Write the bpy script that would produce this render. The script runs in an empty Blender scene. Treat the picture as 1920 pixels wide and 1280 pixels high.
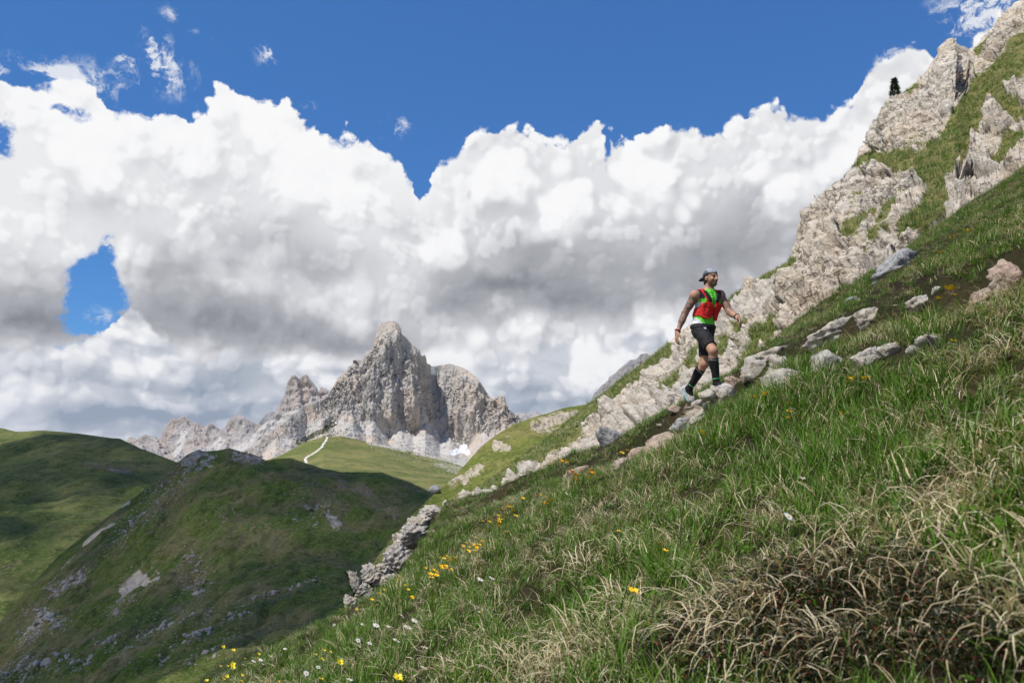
import bpy, bmesh, math, random
import numpy as np
from mathutils import Vector, Matrix
random.seed(7)
RNG = np.random.default_rng(11)
SC = bpy.context.scene
COL = SC.collection
rad = math.radians

# ---------------------------------------------------------------- camera
F = 1400.0                      # focal length in pixels of a 1920 wide frame
HOR = 790.0                     # row of the horizon
TH = math.atan((HOR - 640.0) / F)
cam = bpy.data.cameras.new('camera')
cam.sensor_width = 36.0
cam.lens = F / 1920.0 * 36.0
cam.clip_start = 0.05
cam.clip_end = 40000.0
cam.dof.use_dof = True
cam.dof.focus_distance = 7.0
cam.dof.aperture_fstop = 5.0
camo = bpy.data.objects.new('camera', cam)
COL.objects.link(camo)
camo.location = (0, 0, 0)
camo.rotation_euler = (math.pi / 2 + TH, 0, 0)
SC.camera = camo

def ray(px, py):
    """direction of a picture point scaled so that y = 1"""
    xc = (np.asarray(px, float) - 960.0) / F
    yc = -(np.asarray(py, float) - 640.0) / F
    y = math.cos(TH) - yc * math.sin(TH)
    z = math.sin(TH) + yc * math.cos(TH)
    return xc / y, z / y

def P(px, py, Y):
    u, v = ray(px, py)
    Y = np.asarray(Y, float)
    return np.stack([u * Y, Y + 0 * u, v * Y], -1)

def azel(px, py):
    u, v = ray(px, py)
    return math.atan2(u, 1.0), math.atan2(v, math.sqrt(1 + u * u))

# ---------------------------------------------------------------- light
SUN_EL, SUN_AZ = 60.0, -120.0   # azimuth from +Y towards +X: the sun stands left of and behind the camera
sd = Vector((math.sin(rad(SUN_AZ)) * math.cos(rad(SUN_EL)), math.cos(rad(SUN_AZ)) * math.cos(rad(SUN_EL)), math.sin(rad(SUN_EL))))
sun = bpy.data.lights.new('sun', 'SUN')
sun.energy = 5.0
sun.angle = rad(0.53)
sun.color = (1.0, 0.955, 0.88)
suno = bpy.data.objects.new('sun', sun)
COL.objects.link(suno)
suno.location = sd * 50
suno.rotation_euler = sd.to_track_quat('Z', 'Y').to_euler()

SC.view_settings.view_transform = 'Standard'
SC.view_settings.look = 'None'
SC.view_settings.exposure = 0.0
SC.view_settings.gamma = 1.0
SC.view_settings.use_curve_mapping = False
SC.render.engine = 'CYCLES'
SC.cycles.max_bounces = 6
SC.cycles.diffuse_bounces = 3
SC.cycles.glossy_bounces = 2
SC.cycles.transmission_bounces = 3
SC.cycles.transparent_max_bounces = 16
SC.cycles.use_denoising = True
SC.cycles.sample_clamp_indirect = 6.0

# ---------------------------------------------------------------- node helper
class G:
    """small wrapper that writes node trees as expressions"""
    def __init__(self, tree):
        self.t = tree
    def node(self, kind, **kw):
        n = self.t.nodes.new(kind)
        for k, v in kw.items():
            setattr(n, k, v)
        return n
    def put(self, sock, v):
        if isinstance(v, bpy.types.NodeSocket):
            self.t.links.new(v, sock)
        elif v is not None:
            try:
                sock.default_value = v
            except (TypeError, ValueError):
                if isinstance(v, (int, float)):
                    sock.default_value = (v,) * len(sock.default_value)
                else:
                    sock.default_value = tuple(v) + (1.0,)
    def m(self, op, a, b=None, c=None, clamp=False):
        n = self.node('ShaderNodeMath', operation=op, use_clamp=clamp)
        for i, x in enumerate((a, b, c)):
            if x is not None:
                self.put(n.inputs[i], x)
        return n.outputs[0]
    def add(self, a, b): return self.m('ADD', a, b)
    def sub(self, a, b): return self.m('SUBTRACT', a, b)
    def mul(self, a, b): return self.m('MULTIPLY', a, b)
    def mad(self, a, b, c): return self.m('MULTIPLY_ADD', a, b, c)
    def mx(self, a, b): return self.m('MAXIMUM', a, b)
    def mn(self, a, b): return self.m('MINIMUM', a, b)
    def clamp(self, a): return self.m('ADD', a, 0.0, clamp=True)
    def v(self, op, a, b=None):
        n = self.node('ShaderNodeVectorMath', operation=op)
        self.put(n.inputs[0], a)
        if b is not None:
            self.put(n.inputs[3] if op == 'SCALE' else n.inputs[1], b)
        return n.outputs['Value'] if op in ('LENGTH', 'DOT_PRODUCT', 'DISTANCE') else n.outputs[0]
    def xyz(self, x, y, z=0.0):
        n = self.node('ShaderNodeCombineXYZ')
        for i, q in enumerate((x, y, z)):
            self.put(n.inputs[i], q)
        return n.outputs[0]
    def sep(self, a):
        n = self.node('ShaderNodeSeparateXYZ')
        self.put(n.inputs[0], a)
        return n.outputs
    def step(self, a, lo, hi, o0=0.0, o1=1.0, kind='SMOOTHSTEP'):
        n = self.node('ShaderNodeMapRange', interpolation_type=kind, clamp=True) if kind == 'LINEAR' else self.node('ShaderNodeMapRange', interpolation_type=kind)
        for i, q in enumerate((a, lo, hi, o0, o1)):
            self.put(n.inputs[i], q)
        return n.outputs[0]
    def noise(self, vec, scale, detail=4.0, rough=0.55, lac=2.0, dist=0.0, color=False, dims='3D'):
        n = self.node('ShaderNodeTexNoise', noise_dimensions=dims)
        self.put(n.inputs['Vector'], vec)
        for k, q in (('Scale', scale), ('Detail', detail), ('Roughness', rough), ('Lacunarity', lac), ('Distortion', dist)):
            self.put(n.inputs[k], q)
        return n.outputs['Color' if color else 'Fac']
    def voro(self, vec, scale, detail=0.0, rough=0.5, smooth=0.6, feature='SMOOTH_F1', out='Distance', dims='3D', rand=1.0):
        n = self.node('ShaderNodeTexVoronoi', feature=feature, voronoi_dimensions=dims)
        self.put(n.inputs['Vector'], vec)
        for k, q in (('Scale', scale), ('Detail', detail), ('Roughness', rough), ('Smoothness', smooth), ('Randomness', rand)):
            if k in n.inputs:
                self.put(n.inputs[k], q)
        return n.outputs[out]
    def mix(self, f, a, b, kind='MIX'):
        n = self.node('ShaderNodeMix', data_type='RGBA', blend_type=kind)
        self.put(n.inputs[0], f); self.put(n.inputs[6], a); self.put(n.inputs[7], b)
        return n.outputs[2]
    def attr(self, name, kind='GEOMETRY', out='Fac'):
        n = self.node('ShaderNodeAttribute', attribute_name=name, attribute_type=kind)
        return n.outputs[out]
    def ramp(self, f, stops, interp='LINEAR'):
        n = self.node('ShaderNodeValToRGB')
        n.color_ramp.interpolation = interp
        e = n.color_ramp.elements
        while len(e) < len(stops):
            e.new(0.5)
        for el, (p, c) in zip(e, stops):
            el.position = p
            el.color = tuple(c) + (1.0,) if len(c) == 3 else c
        self.put(n.inputs[0], f)
        return n.outputs[0]

# ---------------------------------------------------------------- sky with its cloud bank
def build_world():
    w = bpy.data.worlds.new('World')
    SC.world = w
    w.use_nodes = True
    t = w.node_tree
    t.nodes.clear()
    g = G(t)
    out = g.node('ShaderNodeOutputWorld')
    bg = g.node('ShaderNodeBackground')
    K = 0.1
    bg.inputs['Strength'].default_value = K
    t.links.new(bg.outputs[0], out.inputs[0])
    sky = g.node('ShaderNodeTexSky', sky_type='NISHITA')
    sky.sun_disc = False
    sky.sun_elevation = rad(SUN_EL)
    sky.sun_rotation = rad(SUN_AZ)
    sky.altitude = 2300
    sky.air_density = 1.0
    sky.dust_density = 0.3
    sky.ozone_density = 2.0
    blue = g.mix(1.0, sky.outputs[0], SKY_TINT, 'MULTIPLY')
    blue = g.mix(0.55, blue, tuple(q / K for q in (0.052, 0.170, 0.485)))
    d = g.node('ShaderNodeTexCoord').outputs['Generated']
    x, y, z = g.sep(d)[:3]
    az = g.m('ARCTAN2', x, y)
    el = g.m('ARCSINE', z)
    p = g.xyz(az, el)
    # ---- turbulence shared by all layers
    w1 = g.v('SUBTRACT', g.noise(p, 7.0, 4.0, 0.5, color=True), (0.5, 0.5, 0.5))
    w2 = g.v('SUBTRACT', g.noise(p, 42.0, 5.0, 0.6, color=True), (0.5, 0.5, 0.5))
    pw = g.v('ADD', p, g.v('ADD', g.v('MULTIPLY', w1, (0.05, 0.05, 0.0)), g.v('MULTIPLY', w2, (0.016, 0.016, 0.0))))
    pw2 = g.v('ADD', p, g.v('ADD', g.v('MULTIPLY', w1, (0.09, 0.06, 0.0)), g.v('MULTIPLY', w2, (0.022, 0.018, 0.0))))
    def billow(vec, sc=12.0, det=3.0):
        a = g.voro(vec, sc, det, 0.55, 0.22, dims='2D')
        return g.mx(g.m('SUBTRACT', 1.0, g.mul(g.mul(a, a), 1.05)), 0.30)
    pm = g.v('ADD', p, g.v('ADD', g.v('MULTIPLY', w1, (0.05, 0.05, 0.0)), g.v('MULTIPLY', w2, (0.006, 0.006, 0.0))))
    b0 = billow(pw)
    s0 = billow(pm, 8.0, 2.0)
    s1 = billow(g.v('ADD', pm, (-0.010, 0.016, 0.0)), 8.0, 2.0)
    fine = g.noise(pw, 30.0, 6.0, 0.62)
    pf = g.v('ADD', p, g.v('ADD', g.v('MULTIPLY', w1, (0.05, 0.05, 0.0)), g.v('MULTIPLY', w2, (0.007, 0.007, 0.0))))
    f0 = billow(pf, 21.0, 2.0)
    f1 = billow(g.v('ADD', pf, (-0.004, 0.007, 0.0)), 21.0, 2.0)
    n0 = g.noise(pm, 9.0, 2.0, 0.5)
    n1 = g.noise(g.v('ADD', pm, (-0.010, 0.016, 0.0)), 9.0, 2.0, 0.5)
    relief = g.add(g.mad(g.sub(s0, s1), 1.0, g.mul(g.sub(f0, f1), 0.55)), g.mul(g.sub(n0, n1), 0.35))
    # ---- outline curves: elevation over azimuth
    A0, A1, E0, E1 = -0.75, 0.75, -0.25, 0.75
    azn = g.step(g.sep(pm)[0], A0, A1, 0.0, 1.0, 'LINEAR')
    elw = g.sep(pw)[1]
    def curve(pts):
        n = g.node('ShaderNodeFloatCurve')
        c = n.mapping.curves[0]
        q = []
        for (px, py) in pts:
            a, e = azel(px, py)
            q.append(((a - A0) / (A1 - A0), (e - E0) / (E1 - E0)))
        q = [(min(1, max(0, a)), min(1, max(0, e))) for a, e in q]
        c.points[0].location = q[0]
        c.points[1].location = q[-1]
        for a in q[1:-1]:
            c.points.new(*a)
        for k in c.points:
            k.handle_type = 'AUTO_CLAMPED'
        n.mapping.update()
        g.put(n.inputs['Value'], azn)
        return g.mad(n.outputs[0], E1 - E0, E0)
    def blob(vec, px, py, rx, ry):
        a, e = azel(px, py)
        q = g.v('MULTIPLY', g.v('SUBTRACT', vec, (a, e, 0.0)), (F / rx, F / ry, 0.0))
        return g.v('DOT_PRODUCT', q, q)
    def gauss(vec, items):
        tot = None
        for (px, py, rx, ry, s) in items:
            e = g.m('EXPONENT', g.mul(blob(vec, px, py, rx, ry), -1.0))
            e = g.mul(e, s)
            tot = e if tot is None else g.add(tot, e)
        return tot
    top = curve(BANK_TOP)
    bot = curve(BANK_BASE)
    low = curve(LOW_TOP)
    puff = g.add(g.mul(g.sub(b0, 0.70), 0.034), g.add(g.mul(g.sub(f0, 0.70), 0.022), g.add(g.mul(g.sub(fine, 0.5), 0.016), g.mul(g.sub(g.noise(pm, 55.0, 6.0, 0.68), 0.5), 0.026))))
    hole = gauss(pw, BANK_HOLES)
    ragged = g.mul(g.sub(g.noise(pw, 20.0, 7.0, 0.66), 0.5), 2.2)
    d_top = g.add(g.sub(top, elw), puff)
    d_bot = g.add(g.sub(elw, bot), g.mul(g.sub(b0, 0.5), 0.03))
    a_bank = g.mul(g.step(d_top, -0.0015, 0.0065), g.step(d_bot, -0.006, 0.014))
    a_bank = g.mul(a_bank, g.step(g.mul(hole, g.add(g.mad(ragged, 1.5, 1.0), g.mul(g.sub(g.noise(pm, 48.0, 7.0, 0.7), 0.5), 3.2))), 0.86, 0.26))
    d_low = g.add(g.sub(low, elw), puff)
    a_low = g.step(d_low, -0.0015, 0.006)
    a_low = g.mul(a_low, g.step(g.mul(gauss(pw, LOW_HOLES), g.add(1.0, ragged)), 0.62, 0.40))
    # ---- shading of the bank
    dark = gauss(pw2, BANK_DARK)
    mod = g.noise(pm, 7.0, 6.0, 0.55)
    dark = g.mul(dark, g.step(mod, 0.25, 0.75, 0.45, 1.35, 'LINEAR'))
    rim = g.m('EXPONENT', g.mul(g.mx(d_top, 0.0), -40.0))
    mott = g.step(g.noise(pm, 6.0, 5.0, 0.50), 0.46, 0.72, 0.0, 0.20)
    lobes = g.add(g.step(s0, 0.70, 0.36, 0.0, 0.24), g.step(f0, 0.72, 0.38, 0.0, 0.11))
    side = g.step(g.sep(p)[0], azel(700, 400)[0], azel(950, 400)[0], 0.62, 0.90)
    dk = g.add(g.add(g.mul(dark, 1.05), g.mul(mott, 0.40)), g.mul(g.add(g.mul(lobes, side), g.mul(relief, -0.22)), g.step(dark, 0.0, 0.6, 1.0, 0.45)))
    dk = g.sub(dk, g.mul(rim, 0.12))
    dk = g.clamp(dk)
    WHITE = tuple(c / K for c in (0.93, 0.93, 0.945))
    LGREY = tuple(c / K for c in (0.60, 0.61, 0.66))
    GREY = tuple(c / K for c in (0.19, 0.192, 0.225))
    cb = g.ramp(dk, [(0.0, (0.96, 0.96, 0.965)), (0.14, (0.93, 0.932, 0.942)), (0.34, (0.72, 0.725, 0.752)), (0.60, (0.43, 0.437, 0.472)), (1.0, (0.17, 0.175, 0.20))])
    cb = g.mix(1.0, cb, (1 / K, 1 / K, 1 / K), 'MULTIPLY')
    # ---- shading of the far layer
    dl = gauss(pw2, LOW_DARK)
    strat = g.step(g.noise(g.v('MULTIPLY', pw2, (3.0, 22.0, 1.0)), 1.6, 3.0, 0.5), 0.46, 0.68, 0.0, 0.34)
    near_h = g.step(g.sep(p)[1], azel(960, 640)[1], azel(960, 760)[1])
    dl = g.add(dl, g.add(g.mul(strat, near_h), g.add(g.mul(lobes, 1.2), g.mul(relief, -0.4))))
    dl = g.add(g.sub(dl, g.mul(g.m('EXPONENT', g.mul(g.mx(d_low, 0.0), -30.0)), 0.2)), g.mul(mott, 0.9))
    dl = g.clamp(dl)
    cl = g.ramp(dl, [(0.0, (0.95, 0.95, 0.95)), (0.12, (0.91, 0.915, 0.93)), (0.34, (0.70, 0.72, 0.77)), (0.6, (0.48, 0.52, 0.585)), (1.0, (0.26, 0.32, 0.41))])
    cl = g.mix(1.0, cl, (1 / K, 1 / K, 1 / K), 'MULTIPLY')
    # ---- torn wisps above the bank
    ws = g.noise(pw2, 26.0, 7.0, 0.72)
    aw = g.step(g.mul(gauss(pw2, WISPS), g.step(ws, 0.40, 0.66)), 0.10, 0.75, 0.0, 0.85)
    gnd = g.step(g.sep(p)[1], -0.01, -0.06)
    cl = g.mix(gnd, cl, tuple(q / K for q in (0.20, 0.24, 0.26)))
    c = g.mix(a_low, blue, cl)
    c = g.mix(aw, c, tuple(q / K for q in (0.86, 0.88, 0.92)))
    c = g.mix(a_bank, c, cb)
    t.links.new(c, bg.inputs['Color'])
    w.cycles.sampling_method = 'MANUAL'
    w.cycles.sample_map_resolution = 1024

SKY_TINT = (0.60, 1.18, 1.62, 1.0)
BANK_TOP = [(-300, 90), (0, 118), (60, 138), (95, 116), (150, 125), (190, 168), (260, 166), (320, 180), (375, 178), (410, 156), (450, 142), (490, 138),
            (525, 152), (552, 182), (590, 222), (690, 230), (720, 252), (762, 255), (785, 350), (800, 350), (812, 300), (870, 250), (900, 225), (950, 215),
            (995, 216), (1030, 234), (1075, 230), (1096, 214), (1124, 214), (1145, 238), (1170, 232), (1230, 228), (1258, 204), (1288, 200), (1318, 214), (1350, 214),
            (1370, 200), (1475, 188), (1560, 190), (1590, 170), (1612, 110), (1640, 66), (1680, 42), (1735, 52), (1752, 95), (1800, 95), (1835, 40), (1900, 5), (2100, -40)]
BANK_BASE = [(-300, 690), (0, 680), (170, 665), (230, 610), (262, 590), (300, 630), (450, 675), (600, 700), (740, 695), (850, 690), (900, 680), (1000, 660), (1100, 650), (1200, 635), (1400, 625), (1700, 610), (2100, 610)]
LOW_TOP = [(-300, 610), (0, 615), (60, 604), (120, 622), (160, 612), (205, 596), (232, 566), (258, 530), (280, 540), (340, 540), (420, 535), (600, 535), (900, 500), (1100, 480), (1250, 470), (1500, 460), (2100, 505)]
BANK_HOLES = [(8, 255, 24, 40, 1.0), (203, 448, 14, 26, 1.0), (188, 500, 22, 30, 1.1), (172, 545, 34, 32, 1.15), (205, 575, 26, 30, 1.1), (215, 612, 22, 20, 1.0), (165, 598, 34, 22, 1.05), (190, 625, 30, 10, 0.9), (150, 590, 46, 34, 0.42), (185, 540, 62, 60, 0.26), (160, 500, 22, 26, 0.4), (645, 268, 34, 18, 0.72), (776, 310, 14, 36, 0.9), (1137, 275, 8, 40, 0.9), (150, 215, 30, 14, 0.7), (110, 205, 14, 8, 0.7)]
LOW_HOLES = [(30, 655, 40, 10, 0.5)]
BANK_DARK = [(400, 585, 130, 48, 0.50), (520, 625, 190, 40, 0.56), (330, 520, 80, 60, 0.27), (90, 600, 110, 55, 0.70), (60, 520, 90, 40, 0.27),
             (480, 490, 170, 60, 0.27), (620, 520, 130, 60, 0.27), (930, 535, 120, 34, 0.63), (1040, 475, 170, 45, 0.32), (1000, 580, 190, 28, 0.41),
             (1160, 520, 170, 50, 0.38), (1370, 470, 170, 55, 0.41), (1400, 390, 110, 45, 0.18), (1260, 560, 200, 30, 0.32), (850, 590, 80, 40, 0.32), (760, 430, 50, 30, 0.18),
             (700, 650, 120, 22, 0.36), (160, 380, 60, 20, 0.14), (560, 420, 60, 25, 0.11), (1400, 560, 200, 60, 0.23)]
LOW_DARK = [(330, 725, 80, 22, 0.20), (440, 705, 80, 28, 0.28), (330, 772, 240, 13, 0.49), (40, 745, 70, 25, 0.23), (100, 800, 200, 9, 0.23), (980, 765, 90, 14, 0.40),
            (1000, 735, 90, 18, 0.20), (1200, 735, 100, 20, 0.23), (520, 650, 60, 22, 0.20), (250, 640, 60, 12, 0.10), (450, 800, 120, 10, 0.33)]
WISPS = [(282, 110, 26, 34, 1.1), (300, 148, 60, 26, 0.9), (492, 88, 24, 24, 1.0), (410, 75, 16, 14, 0.6), (314, 36, 14, 14, 0.6), (232, 122, 14, 10, 0.6), (360, 70, 14, 12, 0.45),
         (745, 235, 38, 22, 0.8), (575, 183, 20, 10, 0.7), (110, 150, 90, 36, 1.1), (15, 200, 60, 40, 0.8), (1840, 10, 50, 40, 1.2), (1870, 30, 60, 40, 0.9), (200, 590, 26, 22, 0.7), (180, 530, 18, 16, 0.45), (1128, 240, 14, 20, 0.6)]
build_world()

# ---------------------------------------------------------------- numpy noise
_perm = np.random.default_rng(5).permutation(256).astype(np.int64)
_perm = np.concatenate([_perm, _perm, _perm])
_grad = np.random.default_rng(6).normal(size=(256, 3))
_grad /= np.linalg.norm(_grad, axis=1)[:, None]
_rnd = np.random.default_rng(8).random((256, 3))

def perlin(p):
    i = np.floor(p).astype(np.int64)
    f = p - i
    u = f * f * f * (f * (f * 6 - 15) + 10)
    i &= 255
    r = 0.0
    for dx in (0, 1):
        for dy in (0, 1):
            for dz in (0, 1):
                h = _perm[_perm[_perm[(i[..., 0] + dx) & 255] + ((i[..., 1] + dy) & 255)] + ((i[..., 2] + dz) & 255)]
                q = _grad[h]
                d = q[..., 0] * (f[..., 0] - dx) + q[..., 1] * (f[..., 1] - dy) + q[..., 2] * (f[..., 2] - dz)
                w = (u[..., 0] if dx else 1 - u[..., 0]) * (u[..., 1] if dy else 1 - u[..., 1]) * (u[..., 2] if dz else 1 - u[..., 2])
                r = r + w * d
    return r * 1.6

def fbm(p, oct=5, gain=0.5, lac=2.03, seed=0.0):
    p = np.asarray(p, float) + seed * 17.31
    a, r, t = 1.0, 0.0, 0.0
    for _ in range(oct):
        r = r + a * perlin(p)
        t += a
        a *= gain
        p = p * lac + 3.7
    return r / t

def ridged(p, oct=5, gain=0.55, lac=2.07, seed=0.0):
    """1 on sharp crests, 0 in the hollows"""
    p = np.asarray(p, float) + seed * 13.7
    a, r, t, w = 1.0, 0.0, 0.0, 1.0
    for _ in range(oct):
        n = 1 - np.abs(perlin(p))
        n = n * n
        r = r + a * n * w
        w = np.clip(n * 1.6, 0, 1)
        t += a
        a *= gain
        p = p * lac + 5.1
    return r / t

def worley(p, seed=0):
    """distance to the two nearest cell points and an id of the nearest cell"""
    i = np.floor(p).astype(np.int64)
    f = p - i
    d1 = np.full(p.shape[:-1], 9.0); d2 = d1.copy(); cid = np.zeros(p.shape[:-1])
    for dx in (-1, 0, 1):
        for dy in (-1, 0, 1):
            for dz in (-1, 0, 1):
                h = _perm[_perm[_perm[(i[..., 0] + dx + seed) & 255] + ((i[..., 1] + dy) & 255)] + ((i[..., 2] + dz) & 255)]
                q = _rnd[h]
                d = np.sqrt((f[..., 0] - dx - q[..., 0]) ** 2 + (f[..., 1] - dy - q[..., 1]) ** 2 + (f[..., 2] - dz - q[..., 2]) ** 2)
                n1 = d < d1
                d2 = np.where(n1, d1, np.minimum(d2, d))
                cid = np.where(n1, h / 255.0, cid)
                d1 = np.where(n1, d, d1)
    return d1, d2, cid

def sstep(a, b, x):
    t = np.clip((x - a) / (b - a), 0, 1)
    return t * t * (3 - 2 * t)

def lerp_pts(pts, s):
    """resample a polyline of points at fractions s of its length in x, smooth enough"""
    pts = np.asarray(pts, float)
    d = np.sqrt(((pts[1:, :2] - pts[:-1, :2]) ** 2).sum(1))
    c = np.concatenate([[0], np.cumsum(d)]); c /= c[-1]
    return np.stack([np.interp(s, c, pts[:, k]) for k in range(pts.shape[1])], -1)

# ---------------------------------------------------------------- mesh helpers
def mesh_obj(name, verts, faces, mat=None, parent=None, smooth=True, attrs=None, link=True):
    me = bpy.data.meshes.new(name)
    v = np.asarray(verts, np.float32).reshape(-1, 3)
    if isinstance(faces, np.ndarray) and faces.ndim == 2:
        k = faces.shape[1]
        n = len(faces)
        me.vertices.add(len(v)); me.vertices.foreach_set('co', v.ravel())
        me.loops.add(n * k); me.loops.foreach_set('vertex_index', faces.astype(np.int32).ravel())
        me.polygons.add(n)
        me.polygons.foreach_set('loop_start', np.arange(0, n * k, k, dtype=np.int32))
        me.polygons.foreach_set('loop_total', np.full(n, k, np.int32))
        me.update(calc_edges=True)
    else:
        me.from_pydata(v.tolist(), [], [list(map(int, f)) for f in faces])
    if smooth:
        me.polygons.foreach_set('use_smooth', np.ones(len(me.polygons), bool))
    for k, a in (attrs or {}).items():
        a = np.asarray(a, np.float32)
        if a.ndim == 1:
            at = me.attributes.new(k, 'FLOAT', 'POINT'); at.data.foreach_set('value', a)
        else:
            at = me.attributes.new(k, 'FLOAT_COLOR', 'POINT')
            at.data.foreach_set('color', np.concatenate([a, np.ones((len(a), 1), np.float32)], 1).ravel())
    if mat is not None:
        for m_ in (mat if isinstance(mat, (list, tuple)) else [mat]):
            me.materials.append(m_)
    o = bpy.data.objects.new(name, me)
    if link:
        COL.objects.link(o)
    if parent is not None:
        o.parent = parent
    return o

def grid_faces(n, m):
    i = np.arange(n * m).reshape(n, m)
    return np.stack([i[:-1, :-1], i[:-1, 1:], i[1:, 1:], i[1:, :-1]], -1).reshape(-1, 4)

def grid_normals(V):
    du = np.gradient(V, axis=1); dv = np.gradient(V, axis=0)
    n = np.cross(du, dv)
    return n / (np.linalg.norm(n, axis=-1, keepdims=True) + 1e-9)

def tag(o, label=None, cat=None, group=None, kind=None):
    if label: o['label'] = label
    if cat: o['category'] = cat
    if group: o['group'] = group
    if kind: o['kind'] = kind
    return o

def empty(name, loc=(0, 0, 0), rot=(0, 0, 0), link=True):
    o = bpy.data.objects.new(name, None)
    o.empty_display_size = 0.1
    o.location = loc; o.rotation_euler = rot
    if link:
        COL.objects.link(o)
    return o

def copy_tree(o, parent=None):
    c = o.copy(); COL.objects.link(c); c.parent = parent
    for ch in list(o.children):
        copy_tree(ch, c)
    return c

def new_mat(name):
    m = bpy.data.materials.new(name)
    m.use_nodes = True
    t = m.node_tree
    t.nodes.clear()
    g = G(t)
    o = g.node('ShaderNodeOutputMaterial')
    return m, g, o

def principled(g, out, color, rough=0.8, bump=None, bump_d=0.05, bump_s=0.5, spec=0.3, **kw):
    b = g.node('ShaderNodeBsdfPrincipled')
    g.put(b.inputs['Base Color'], color)
    g.put(b.inputs['Roughness'], rough)
    g.put(b.inputs['Specular IOR Level'], spec)
    for k, v in kw.items():
        g.put(b.inputs[k], v)
    if bump is not None:
        n = g.node('ShaderNodeBump')
        g.put(n.inputs['Strength'], bump_s); g.put(n.inputs['Distance'], bump_d); g.put(n.inputs['Height'], bump)
        g.t.links.new(n.outputs[0], b.inputs['Normal'])
    g.t.links.new(b.outputs[0], out.inputs[0])
    return b

def flat_mat(name, col, rough=0.7, var=0.15, scale=8.0, spec=0.3, bump=None, bd=0.002):
    m, g, o = new_mat(name)
    pos = g.node('ShaderNodeTexCoord').outputs['Object']
    n = g.noise(pos, scale, 4.0, 0.6)
    c = g.mix(n, tuple(q * (1 - var) for q in col) + (1,), tuple(min(1, q * (1 + var)) for q in col) + (1,))
    principled(g, o, c, rough, spec=spec, bump=(g.noise(pos, bump, 3.0, 0.6) if bump else None), bump_d=bd, bump_s=0.6)
    return m

# ---------------------------------------------------------------- terrain
def proj(V):
    """picture coordinates of points, used to lay out where rock, scree and turf lie"""
    x, y, z = V[..., 0], V[..., 1], V[..., 2]
    d = y * math.cos(TH) + z * math.sin(TH)
    up = -y * math.sin(TH) + z * math.cos(TH)
    d = np.where(np.abs(d) < 1e-3, 1e-3, d)
    return 960 + F * x / d, 640 - F * up / d

def strokes(X, Y, items):
    """soft mask: largest of several brush strokes (polyline, half width, strength)"""
    out = np.zeros(X.shape)
    for pts, w, s in items:
        pts = np.asarray(pts, float)
        best = np.full(X.shape, 1e9)
        if len(pts) == 1:
            best = np.hypot(X - pts[0, 0], Y - pts[0, 1])
        for (ax, ay), (bx, by) in zip(pts[:-1], pts[1:]):
            dx, dy = bx - ax, by - ay
            t = np.clip(((X - ax) * dx + (Y - ay) * dy) / (dx * dx + dy * dy + 1e-9), 0, 1)
            best = np.minimum(best, np.hypot(X - ax - t * dx, Y - ay - t * dy))
        out = np.maximum(out, s * (1 - sstep(w * 0.45, w * 1.25, best)))
    return out

def loft(rows, n, m, weights=None):
    """surface through several control polylines given as (px, py, distance)"""
    s = np.linspace(0, 1, n)
    R = []
    for r in rows:
        q = lerp_pts(r, s)
        R.append(P(q[:, 0], q[:, 1], q[:, 2]))
    R = np.array(R)
    k = len(rows)
    t = np.linspace(0, k - 1, m)
    i = np.clip(np.floor(t).astype(int), 0, k - 2)
    f = (t - i)[:, None, None]
    p0 = R[np.maximum(i - 1, 0)]; p1 = R[i]; p2 = R[i + 1]; p3 = R[np.minimum(i + 2, k - 1)]
    if k == 2:
        return p1 * (1 - f) + p2 * f
    m1 = (p2 - p0) * 0.5; m2 = (p3 - p1) * 0.5
    return (2 * f**3 - 3 * f**2 + 1) * p1 + (f**3 - 2 * f**2 + f) * m1 + (-2 * f**3 + 3 * f**2) * p2 + (f**3 - f**2) * m2

def finish(V, name, mat, attrs, back=None):
    """grid to object; a back row folds the sheet down behind its crest"""
    if back is not None:
        b = [V[0] + np.array(back) * q for q in (1.0, 0.35)]
        V = np.concatenate([np.array(b), V], 0)
        attrs = {k: np.concatenate([a[:1], a[:1], a], 0) for k, a in attrs.items()}
    m, n = V.shape[:2]
    o = mesh_obj(name, V.reshape(-1, 3), grid_faces(m, n)[:, ::-1].copy(), mat, attrs={k: a.reshape(-1) for k, a in attrs.items()})
    return tag(o, kind='structure')

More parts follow.
